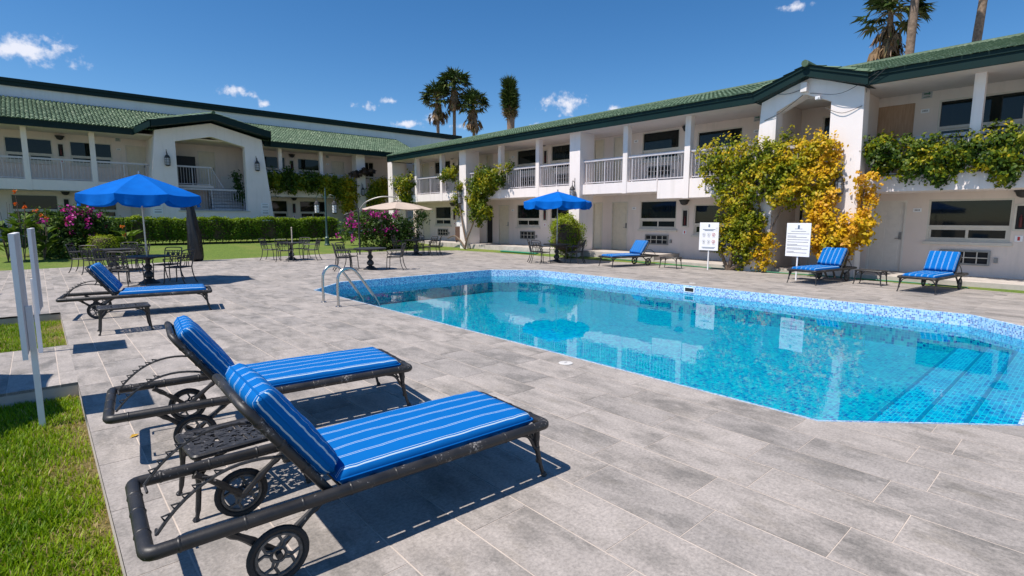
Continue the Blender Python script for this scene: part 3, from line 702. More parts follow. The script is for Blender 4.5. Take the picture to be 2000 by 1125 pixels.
def tiled_roof(F, u0, u1, wz, name='roof_tiles', parent=None, pitch=0.165, row=0.31, cut=None, u_at=None):
    """barrel tiles: wz = ((w_eave, z_eave), (w_ridge, z_ridge)); cut(u) gives how far up a column starts"""
    (w0, z0), (w1, z1) = wz; mb = MB(); nu = int((u1 - u0) / pitch); L = math.hypot(w1 - w0, z1 - z0); nr = max(1, int(L / row)); nx, nz = -(z1 - z0) / L, (w1 - w0) / L
    prof = [(-0.5, 0.0), (-0.34, 0.044), (-0.12, 0.066), (0.12, 0.066), (0.34, 0.044), (0.5, 0.0)]
    for i in range(nu):
        uc = u0 + (i + 0.5) * pitch
        s0 = cut(uc) if cut else 0.0
        for j in range(nr):
            a, b = j / nr, min(1.0, (j + 1.12) / nr)
            if a < s0: continue
            tone = 0.02 + 0.96 * random.random() ** 1.3; jit = random.uniform(-0.012, 0.012); up = 0.026 + random.uniform(-0.006, 0.008)
            lo = [F.pt(uc + p * pitch + jit, w0 + (w1 - w0) * a + nx * (h + up), z0 + (z1 - z0) * a + nz * (h + up)) for p, h in prof]
            hi = [F.pt(uc + p * pitch * 0.9 + jit, w0 + (w1 - w0) * b + nx * h * 0.85, z0 + (z1 - z0) * b + nz * h * 0.85) for p, h in prof]
            k = len(mb.v); mb.v += lo + hi
            for q in range(5): mb.f.append((k + q, k + q + 1, k + 7 + q, k + 6 + q)); mb.p.append(tone)
            mb.f.append((k, k + 1, k + 2, k + 3, k + 4, k + 5)); mb.p.append(0.02)
    return mb.build(name, 'roof_tile', parent or F.par, True, kind='stuff')

# ------------------------------------------------------------------ right wing
wing = thing('motel_wing', 'sunlit white two storey motel wing with green tiled roof beside the pool', 'building', (18.6, 14, 0))
FR = Face('X', 19.55, wing)                       # back wall of the walkways
YM = 11.62                                        # floors step up here
GF = lambda y: 0.32 if y > YM else 0.12
UF = lambda y: 3.17 if y > YM else 2.92
holes = []
def room(F, win, zf, ac=True):
    holes.append(window(F, win[0], win[1], zf + 2.16)); um = (win[0] + win[1]) / 2
    if ac: holes.append(grille(F, um, zf + 0.52))
low, high = [], []
for zf in (0.12, 2.92):
    for wn_ in ((1.75, 3.58), (9.25, 11.05), (-2.4, -0.6)): room(FR, wn_, zf, wn_[0] > 0)
    cabinet(FR, 1.58, zf); wall_lamp(FR, 1.58, zf + 2.3)
for zf in (0.32, 3.17):
    for o in (0.0, 7.95, 15.9):
        room(FR, (11.82 + o, 13.6 + o), zf); 
        if o < 10: room(FR, (17.25 + o, 19.0 + o), zf)
        holes.append(door(FR, 14.22 + o, 15.12 + o, zf))
        if o < 10: holes.append(door(FR, 15.62 + o, 16.22 + o, zf, 'door_cream' if (zf > 1 or o < 1) else 'dark_recess', panels=not (zf < 1 and o > 1), handle=0))  # one slab is near-black, painting the dark of an open doorway
        cabinet(FR, 11.42 + o, zf if o else zf - 0.22); wall_lamp(FR, 11.42 + o, (zf if o else zf - 0.22) + 2.3)
        plate(FR, 13.9 + o, zf + 1.85)
holes.append(door(FR, 4.1, 5.05, 0.12, 'door_white')); plate(FR, 3.84, 1.98)
# boarded-up doorway upstairs
holes.append((4.14, 5.13, 2.92, 5.1)); FR.part('plywood_board', 'plywood', [(4.14, 5.13, 0.03, 0.06, 2.92, 5.1)])
plate(FR, 3.88, 5.30, True); plate(FR, 3.89, 4.83); plate(FR, 8.75, 5.30, True); plate(FR, 8.75, 4.83)
# doorway and window behind the gable
holes.append(door(FR, 5.9, 6.8, 0.12, 'door_white')); holes.append((5.55, 6.6, 4.0, 5.05))
gw = FR.part('window', 'frame_cream', [(5.55, 6.6, 0.02, 0.08, 5.0, 5.05), (5.55, 6.6, 0.02, 0.08, 4.0, 4.05), (5.55, 5.6, 0.02, 0.08, 4.05, 5.0), (6.55, 6.6, 0.02, 0.08, 4.05, 5.0), (6.05, 6.09, 0.02, 0.08, 4.05, 5.0), (5.6, 6.55, 0.03, 0.07, 4.5, 4.53)])
FR.part('pane', 'glass_dark', [(5.6, 6.55, 0.075, 0.085, 4.05, 5.0)], gw)
wb = [(a, b, 0.0, 0.22, c, d) for a, b, c, d in cells(-4, 32.2, 0.0, 5.36, holes)]
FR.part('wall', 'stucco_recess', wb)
FR.part('room_back', 'dark_recess', [(-4, 32.2, 0.221, 0.3, 0.0, 5.36)])
FR.part('rear_block', 'stucco_upper', [(-4, 32.2, 0.301, 5.4, 0.0, 5.36)])
# the walkway slabs
W = lambda x: x - 19.55
FR.part('walkway_slab', 'concrete', [(-4, YM, W(17.75), 0.0, -0.15, 0.12), (YM, 32.2, W(17.72), 0.0, -0.15, 0.32)])
FR.part('balcony_slab', 'stucco_white', [(-4, 4.86, W(18.0), 0.0, 2.48, 2.915), (7.66, YM, W(17.78), 0.0, 2.48, 3.165), (YM + 0.003, 31.6, W(17.75), 0.0, 2.75, 3.17)])
FR.part('passage_slab', 'stucco_white', [(4.862, 7.658, W(17.9), 0.0, 2.49, 2.90)])
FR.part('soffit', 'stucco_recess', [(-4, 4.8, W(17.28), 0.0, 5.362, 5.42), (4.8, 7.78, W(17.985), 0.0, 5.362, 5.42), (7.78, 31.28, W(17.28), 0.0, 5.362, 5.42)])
# posts and pillars
for y in (-0.15, 2.52):
    FR.part('post', 'stucco_white', [(y - 0.11, y + 0.11, W(18.02), W(18.26), 2.915, 5.362)])
for y in (10.4, 13.12, 18.12, 20.85, 26.1, 28.85):
    FR.part('post', 'stucco_white', [(y - 0.11, y + 0.11, W(17.73), W(17.98), 2.46 if y < YM else 2.73, 5.362)])
for y in (15.65, 23.78, 31.75):
    FR.part('pillar', 'stucco_white', [(y - 0.3, y + 0.3, W(17.58), W(18.5), -0.1, 5.362)])
for a, b, zt, zb in ((7.95, 10.29, 4.2, 3.165), (10.51, 13.01, 4.2, 3.17), (13.23, 15.35, 4.2, 3.17), (15.95, 18.01, 4.2, 3.17), (18.23, 20.74, 4.2, 3.17), (20.96, 23.48, 4.2, 3.17), (24.08, 25.99, 4.2, 3.17), (26.21, 28.74, 4.2, 3.17), (28.96, 31.45, 4.2, 3.17)):
    railing(FR, a, b, W(17.86), zb, zt)
for a, b in ((2.63, 4.86), (-0.04, 2.41), (-3.9, -0.26)): railing(FR, a, b, W(18.12), 2.915, 3.95)
railing(FR, 5.72, 7.28, W(17.95), 2.9, 4.0)
# gable over the passage
gz = MB()
def gable_wall(F, outline, hole, w0, w1, name='gable_wall', mat='stucco_white'):
    """front with one opening, both polygons given as (u, z) with as many corners in step; closed on all sides"""
    mb = MB(); n = len(outline)
    for i in range(n - 1):
        a, b, c, d = outline[i], outline[i + 1], hole[i + 1], hole[i]
        for w, fl in ((w0, False), (w1, True)):
            q = [F.pt(a[0], w, a[1]), F.pt(b[0], w, b[1]), F.pt(c[0], w, c[1]), F.pt(d[0], w, d[1])]
            mb.quad(*(q if not fl else q[::-1]))
        mb.quad(F.pt(b[0], w0, b[1]), F.pt(a[0], w0, a[1]), F.pt(a[0], w1, a[1]), F.pt(b[0], w1, b[1]))
        mb.quad(F.pt(d[0], w0, d[1]), F.pt(c[0], w0, c[1]), F.pt(c[0], w1, c[1]), F.pt(d[0], w1, d[1]))
    return mb.build(name, mat, F.par)
gable_wall(FR, [(8.0, -0.1), (7.72, 5.36), (6.35, 5.88), (4.9, 5.36), (4.78, -0.1)], [(7.2, -0.1), (7.25, 5.02), (6.45, 5.42), (5.72, 5.10), (5.66, -0.1)], W(17.5), W(17.98))
FR.part('beam_end', 'stucco_white', [(6.35, 6.52, W(17.3), W(17.5), 5.46, 5.72)])
for b_ in [(7.26, 7.5, W(17.985), 0.0, 2.92, 5.36), (5.05, 5.3, W(17.985), 0.0, 2.92, 5.36), (7.26, 7.5, W(17.985), 0.0, 0.12, 2.48), (5.2, 5.4, W(17.985), 0.0, 0.12, 2.48)]: FR.part('passage_side', 'stucco_recess', [b_])
FR.part('dark_slit', 'dark_recess', [(7.02, 7.10, -0.012, -0.001, 0.12, 2.45)])  # flat dark strip on the wall face, drawn as a narrow slit
# eaves: fascia boards and tiles
ZE0, ZE1 = 5.33, 5.655
fa = FR.part('fascia', 'fascia_green', [(-4.3, 4.80, W(17.2), W(17.27), ZE0, ZE1), (7.78, 31.3, W(17.2), W(17.27), ZE0, ZE1), (-4.3, 4.8, W(17.17), W(17.2), ZE1 - 0.1, ZE1 + 0.01), (7.78, 31.3, W(17.17), W(17.2), ZE1 - 0.1, ZE1 + 0.01)])
mb = MB()
for a, b in (((4.74, 5.34), (6.35, 5.86)), ((6.35, 5.86), (7.84, 5.34))):
    for w0, w1, lo, hi in ((W(17.16), W(17.25), 0.0, 0.31), (W(17.13), W(17.16), 0.21, 0.325)):
        P = [FR.pt(a[0], w0, a[1] + lo), FR.pt(b[0], w0, b[1] + lo), FR.pt(b[0], w0, b[1] + hi), FR.pt(a[0], w0, a[1] + hi)]
        Q = [FR.pt(a[0], w1, a[1] + lo), FR.pt(b[0], w1, b[1] + lo), FR.pt(b[0], w1, b[1] + hi), FR.pt(a[0], w1, a[1] + hi)]
        mb.rings([P, Q], True)
    mb.quad(FR.pt(a[0], W(17.25), a[1] + 0.002), FR.pt(b[0], W(17.25), b[1] + 0.002), FR.pt(b[0], W(17.98), b[1] + 0.002), FR.pt(a[0], W(17.98), a[1] + 0.002))
mb.build('gable_fascia', 'fascia_green', wing)
FR.part('eave_end', 'fascia_green', [(31.3, 31.36, W(17.17), W(19.0), ZE0, ZE1)])
mb = MB()
mb.quad((17.2, -4.3, 5.63), (17.2, 4.74, 5.63), (22, 4.74, 6.97), (22, -4.3, 6.97)); mb.quad((18.7, 4.74, 6.049), (18.7, 7.84, 6.049), (22, 7.84, 6.97), (22, 4.74, 6.97)); mb.quad((17.2, 7.84, 5.63), (17.2, 31.3, 5.63), (22, 38, 6.97), (22, 7.84, 6.97)); mb.quad((22, -4.3, 6.97), (22, 38, 6.97), (27, 38, 5.6), (27, -4.3, 5.6)); mb.build('roof', 'roof_tile', wing)
tiled_roof(FR, -4.3, 37.9, ((W(17.13), 5.64), (W(22), 6.99)), cut=lambda u: (u - 31.3) / 6.7 if u > 31.3 else (max(0, (0.5 * (1 - abs(u - 6.35) / 1.65) - 0.02) / 1.35) if 4.7 < u < 8.0 else 0))
MB().tube([(22, -4.3, 7.02), (22, 38, 7.02)], 0.11, 8).build('ridge_cap', 'roof_tile', wing, True)
# tiles on the gable: two small slopes running back to the main roof
def slope(p0, p1, q0, q1, name, parent, pitch=0.21):
    """tile columns from eave line p0-p1 up to ridge line q0-q1"""
    p0, p1, q0, q1 = map(Vector, (p0, p1, q0, q1)); mb = MB(); n = max(2, int((p1 - p0).length / pitch)); nrm = (p1 - p0).cross(q0 - p0).normalized()
    if nrm.z < 0: nrm = -nrm
    for i in range(n):
        a0, a1 = p0.lerp(p1, i / n), p0.lerp(p1, (i + 1) / n); b0, b1 = q0.lerp(q1, i / n), q0.lerp(q1, (i + 1) / n); rows = max(1, int((b0 - a0).length / 0.36))
        for j in range(rows):
            s, e = j / rows, min(1, (j + 1.1) / rows); tone = 0.02 + 0.96 * random.random()
            c = [a0.lerp(b0, s), a1.lerp(b1, s), a1.lerp(b1, e), a0.lerp(b0, e)]
            m0 = (c[0] + c[1]) / 2 + nrm * 0.10; m1 = (c[3] + c[2]) / 2 + nrm * 0.075
            u = nrm * 0.03
            mb.quad(c[0] + u, c[0].lerp(c[1], .5) + nrm * .1, c[3].lerp(c[2], .5) + nrm * .075, c[3], tone); mb.quad(c[0].lerp(c[1], .5) + nrm * .1, c[1] + u, c[2], c[3].lerp(c[2], .5) + nrm * .075, tone)
            mb.poly([c[0] + u, c[0].lerp(c[1], .5) + nrm * .1, c[1] + u], 0.02)
    return mb.build(name, 'roof_tile', parent, False, kind='stuff')
slope((17.1, 4.66, 5.62), (17.3, 4.66, 5.66), (17.1, 6.35, 6.17), (18.95, 6.35, 6.17), 'gable_tiles', wing, 0.12)
slope((17.3, 7.9, 5.66), (17.1, 7.9, 5.62), (18.95, 6.35, 6.17), (17.1, 6.35, 6.17), 'gable_tiles', wing, 0.12)
mb = MB(); mb.poly([(17.1, 4.66, 5.62), (17.3, 4.66, 5.66), (18.95, 6.35, 6.17), (17.1, 6.35, 6.17)]); mb.poly([(17.1, 7.9, 5.62), (17.1, 6.35, 6.17), (18.95, 6.35, 6.17), (17.3, 7.9, 5.66)]); mb.build('gable_roof', 'roof_tile', wing)
MB().tube([(17.04, 6.35, 6.2), (19.0, 6.35, 6.2)], 0.1, 8).build('ridge_cap', 'roof_tile', wing, True)
# security camera and loose wires on the gable
c = MB().box(17.32, 17.46, 5.98, 6.1, 5.18, 5.27).tube([(17.33, 6.04, 5.225), (17.26, 6.04, 5.22)], 0.045, 10); c.build('security_camera', 'white_board', wing)
for pts in ([(17.12, 4.5, 5.62), (17.3, 5.4, 5.25), (17.48, 6.3, 5.42)], [(17.48, 4.92, 4.85), (17.45, 5.4, 4.72), (17.48, 5.9, 4.95)], [(17.48, 6.5, 5.4), (17.45, 7.1, 4.98), (17.49, 7.6, 4.8)], [(17.48, 6.55, 5.56), (17.42, 7.0, 5.5), (17.15, 7.75, 5.62)], [(17.1, 4.3, 5.7), (17.2, 4.72, 5.36), (17.48, 4.85, 5.2)]):
    MB().tube(spline(pts, 6), 0.008, 5).build('cable', 'wire', wing)

# ------------------------------------------------------------------ left wing
lwing = thing('motel_wing', 'shaded white two storey motel wing with stair gable behind the hedge', 'building', (6, 36, 0.6))
FL = Face('Y', 37.1, lwing); WL = lambda y: y - 37.1
GL, UL = 0.75, 3.60
holes = []
for zf in (GL, UL):
    for a in ((-3.6, -1.8), (-0.89, 0.95), (1.63, 3.44), (10.95, 12.76), (13.56, 15.38)): room(FL, a, zf, False)
    holes.append(door(FL, 4.05, 5.03, zf, handle=-1)); holes.append(door(FL, 15.92, 16.9, zf, handle=-1)); holes.append((18.4, 19.2, zf + 1.0, zf + 2.25))
    g2 = FL.part('window', 'frame_cream', [(18.4, 19.2, 0.02, 0.08, zf + 2.2, zf + 2.25), (18.4, 19.2, 0.02, 0.08, zf + 1.0, zf + 1.05), (18.4, 18.44, 0.02, 0.08, zf + 1.05, zf + 2.2), (19.16, 19.2, 0.02, 0.08, zf + 1.05, zf + 2.2), (18.78, 18.81, 0.03, 0.07, zf + 1.05, zf + 2.2)]); FL.part('pane', 'glass_dark', [(18.44, 19.16, 0.075, 0.085, zf + 1.05, zf + 2.2)], g2)
    for u in (1.27, 13.17): cabinet(FL, u, zf); wall_lamp(FL, u, zf + 2.3)
    plate(FL, 3.75, zf + 1.9); plate(FL, 15.65, zf + 1.9)
plate(FL, 3.75, UL + 2.45, True); plate(FL, 15.65, UL + 2.45, True)
holes.append(door(FL, 7.6, 8.55, UL, handle=-1)); holes.append(door(FL, 8.8, 9.5, GL + 1.4, 'door_white', handle=0))
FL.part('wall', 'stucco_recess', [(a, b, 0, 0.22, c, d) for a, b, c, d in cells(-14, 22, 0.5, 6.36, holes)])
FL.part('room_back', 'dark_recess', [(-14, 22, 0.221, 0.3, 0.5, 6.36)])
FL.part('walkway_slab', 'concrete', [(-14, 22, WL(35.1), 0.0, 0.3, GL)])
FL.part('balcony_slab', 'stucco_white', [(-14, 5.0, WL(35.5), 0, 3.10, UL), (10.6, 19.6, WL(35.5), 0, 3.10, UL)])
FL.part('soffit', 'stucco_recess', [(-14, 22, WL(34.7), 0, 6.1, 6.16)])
for u in (-8.0, -5.35, -2.7, -0.12, 2.49): FL.part('post', 'stucco_white', [(u - 0.11, u + 0.11, WL(35.48), WL(35.7), 3.08, 6.1)])
for u in (11.9, 14.55): FL.part('post', 'stucco_white', [(u - 0.11, u + 0.11, WL(35.48), WL(35.7), 3.08, 6.1)])
FL.part('pillar', 'stucco_white', [(16.95, 17.6, WL(35.3), WL(36.0), 0.4, 6.1)])
for a, b in ((-2.59, -0.23), (-0.01, 2.38), (2.6, 4.9), (-5.2, -2.81), (10.9, 11.79), (12.01, 14.44), (14.66, 16.95), (17.6, 19.5)): railing(FL, a, b, WL(35.6), UL, 4.68)
gable_wall(FL, [(4.46, 0.5), (5.08, 6.36), (7.8, 7.02), (10.47, 6.36), (11.06, 0.5), (4.46, 0.5)], [(6.0, 2.15), (5.99, 5.87), (7.77, 6.28), (9.5, 5.86), (9.48, 2.15), (6.0, 2.15)], WL(34.3), WL(34.75))
FL.part('opening_sill', 'frame_cream', [(5.9, 9.6, WL(34.25), WL(34.298), 2.08, 2.15)])
for u0, u1, s in ((4.46, 5.08, 1), (11.06, 10.47, -1)):
    MB().rings([[(u0 + s * .02, 34.76, 0.5), (u0 + s * .35, 34.76, 0.5), (u0 + s * .35, 37.1, 0.5), (u0 + s * .02, 37.1, 0.5)], [(u1 + s * .02, 34.76, 6.36), (u1 + s * .35, 34.76, 6.36), (u1 + s * .35, 37.1, 6.36), (u1 + s * .02, 37.1, 6.36)]]).build('tower_side', 'stucco_white', lwing)      # battered side of the stair tower
FL.part('landing', 'stucco_recess', [(5.3, 7.95, WL(35.3), 0, 3.45, UL), (7.95, 10.5, WL(34.76), 0, 2.0, 2.15), (5.3, 10.5, WL(34.9), WL(35.0), 0.5, 2.0)])
st_ = MB()
for k in range(7): st_.box(8.0, 10.4, 35.75 + k * 0.19, 37.0, 2.16 + k * 0.2, 2.16 + (k + 1) * 0.2 - 0.03)
st_.build('stair', 'sink_grey', lwing)
railing(FL, 6.05, 7.9, WL(35.35), UL, 4.68); railing(FL, 6.02, 9.46, WL(34.9), 2.15, 3.4)
FL.part('dark_sheet', 'dark_recess', [(6.1, 7.3, WL(36.3), WL(36.32), UL, 5.3)])  # thin near-black upright sheet inside the stair opening
mb = MB()
for k in range(6): mb.tube([(7.93 + k * 0.1, 35.4, 4.64 - k * 0.2), (7.93 + k * 0.1, 35.4, 3.64 - k * 0.19)], 0.012, 5)
mb.tube([(7.9, 35.4, 4.66), (8.55, 35.4, 3.4)], 0.03, 6); mb.build('stair_rail', 'rail_grey', lwing)
for u in (4.9, 10.4):
    n_ = FL.part('notice', 'white_board', [(u - 0.17, u + 0.27, WL(34.27), WL(34.298), 2.28, 2.62), (u - 0.17, u + 0.27, WL(34.27), WL(34.298), 1.92, 2.24)])
    FL.part('print', 'print_grey', [(u - 0.11, u + 0.21, WL(34.265), WL(34.27), zz, zz + 0.025) for zz in (2.36, 2.42, 2.54, 2.0, 2.06, 2.16)], n_)
# eaves and roofs of the left wing
FL.part('fascia', 'fascia_green', [(-14, 4.2, WL(34.6), WL(34.67), 6.05, 6.345), (10.7, 20.2, WL(34.6), WL(34.67), 6.05, 6.345), (-14, 4.2, WL(34.57), WL(34.6), 6.25, 6.355), (10.7, 20.2, WL(34.57), WL(34.6), 6.25, 6.355)])
mb = MB()
def board(mb, a, b, h, t):
    a, b = Vector(a), Vector(b); d = (b - a); s = Vector((d.y, -d.x, 0)).normalized() * t; up = Vector((0, 0, h))
    mb.rings([[a, a + s, a + s + up, a + up], [b, b + s, b + s + up, b + up]])
GA, GB, GC = (4.85, 33.6, 6.44), (7.8, 33.6, 7.12), (10.75, 33.6, 6.44)
for a, b in ((GA, GB), (GB, GC)): board(mb, a, b, 0.34, 0.06)
board(mb, (4.2, 34.62, 6.06), GA, 0.33, 0.06); board(mb, GC, (11.0, 34.62, 6.06), 0.33, 0.06)
mb.quad((4.85, 33.66, 6.45), (7.8, 33.66, 7.13), (7.8, 34.75, 7.13), (4.85, 34.75, 6.45)).quad((7.8, 33.66, 7.13), (10.75, 33.66, 6.45), (10.75, 34.75, 6.45), (7.8, 34.75, 7.13))
mb.build('gable_fascia', 'fascia_green', lwing)
mb = MB(); mb.quad((-14, 34.6, 6.32), (22, 34.6, 6.32), (22, 38.62, 7.9), (-14, 38.62, 7.9)); mb.build('roof', 'roof_tile', lwing)
tiled_roof(FL, -14, 22, ((WL(34.52), 6.33), (WL(38.62), 7.93)))
slope((4.16, 34.6, 6.38), (4.8, 33.55, 6.76), (5.9, 37.6, 7.55), (7.8, 33.55, 7.47), 'gable_tiles', lwing, 0.2)
slope((10.8, 33.55, 6.78), (11.04, 34.6, 6.38), (7.8, 33.55, 7.47), (9.7, 37.6, 7.55), 'gable_tiles', lwing, 0.2)
mb = MB(); mb.poly([(4.16, 34.6, 6.38), (4.8, 33.55, 6.76), (7.8, 33.55, 7.47), (7.8, 37.6, 7.55), (5.9, 37.6, 7.5)]).poly([(11.04, 34.6, 6.38), (9.7, 37.6, 7.5), (7.8, 37.6, 7.55), (7.8, 33.55, 7.47), (10.8, 33.55, 6.78)]); mb.build('gable_roof', 'roof_tile', lwing)
MB().tube([(7.8, 33.5, 7.5), (7.8, 37.6, 7.58)], 0.09, 8).build('ridge_cap', 'roof_tile', lwing, True)

# ------------------------------------------------------------------ taller hall behind
hall = thing('hall', 'long windowless grey hall with dark green roof edge rising behind the tiled roof', 'building', (8, 44, 0))
MB().box(-25, 28.2, 38.65, 52, -0.2, 8.5).build('wall', 'stucco_upper', hall)
MB().box(-25, 28.35, 38.5, 52, 8.5, 8.83).box(-25, 28.4, 38.44, 38.5, 8.7, 8.87).build('roof_edge', 'fascia_green', hall)
MB().tube([(26.0, 39.3, 8.85), (26.0, 39.3, 9.0)], 0.06, 6).build('vent_pipe', 'fascia_green', hall)
# ================================================================== FURNITURE
def soft_box(lx, ly, h, r=0.045, nx=26, ny=14, puff=0.015, seed=0, sag=0.0):
    """cushion: a boxed pad with rounded edges, a little puffed; x runs from 0 to lx, y across, z from 0 up"""
    rs = np.random.default_rng(seed); mb = MB(); idx = {}
    ph = rs.uniform(0, 6, 6)
    def sup(u): return math.copysign(1, u) * min(1, abs(u)) 
    def pt(u, v, s):
        # u, v in -1..1; s = 1 top, -1 bottom
        eu, ev = max(0, abs(u) - 0.0), max(0, abs(v))
        du = (1 - abs(u)) * lx / 2; dv = (1 - abs(v)) * ly / 2; e = min(du, dv)
        t = 1.0 if e >= r else math.sqrt(max(0, 1 - ((r - e) / r) ** 2))
        wob = 0.0025 * math.sin(u * 9 + ph[0]) * math.sin(v * 5 + ph[1]) + 0.001 * math.sin(u * 21 + ph[2] + 3 * v)
        edge = max(0, 1 - e / (r * 1.4)); pk = 0.003 * edge * math.sin((u * lx + v * ly) * 42 + ph[3] * (1 if abs(u) > abs(v) else 2))
        z = h / 2 + s * (h / 2 - r + r * t) + s * puff * (1 - u ** 4) * (1 - v ** 4) + (wob if s > 0 else 0) + pk * s
        inset = r * 0.25 * (1 - t)
        return (lx / 2 + u * (lx / 2 - inset * 0), v * (ly / 2), z)
    us = [math.sin(math.pi / 2 * (2 * i / nx - 1)) * 0.35 + 0.65 * (2 * i / nx - 1) for i in range(nx + 1)]; vsx = [math.sin(math.pi / 2 * (2 * i / ny - 1)) * 0.5 + 0.5 * (2 * i / ny - 1) for i in range(ny + 1)]
    for s in (1, -1):
        for i in range(nx + 1):
            for j in range(ny + 1):
                if s == -1 and (i in (0, nx) or j in (0, ny)): idx[(i, j, s)] = idx[(i, j, 1)]; continue
                idx[(i, j, s)] = len(mb.v); u, v = us[i], vsx[j]
                p = pt(u, v, s)
                if i in (0, nx) or j in (0, ny): p = (p[0], p[1], h / 2)
                mb.v.append(p)
        for i in range(nx):
            for j in range(ny):
                q = (idx[(i, j, s)], idx[(i + 1, j, s)], idx[(i + 1, j + 1, s)], idx[(i, j + 1, s)])
                mb.f.append(q if s > 0 else q[::-1]); mb.p.append(0.0)
    return mb
def rrect(x0, x1, y0, y1, r, z, n=5):
    out = []
    for cx, cy, a in ((x1 - r, y1 - r, 0), (x0 + r, y1 - r, 90), (x0 + r, y0 + r, 180), (x1 - r, y0 + r, 270)):
        for k in range(n + 1):
            t = R(a + 90 * k / n); out.append((cx + r * math.cos(t), cy + r * math.sin(t), z))
    return out
def joint(mb, p, d, r, l=0.012):
    """a bamboo node: a small swelling round a rail"""
    p = Vector(p); d = Vector(d).normalized()
    mb.tube([p - d * l, p - d * l * 0.4, p + d * l * 0.4, p + d * l], [r * 1.0, r * 1.09, r * 1.09, r * 1.0], 10)

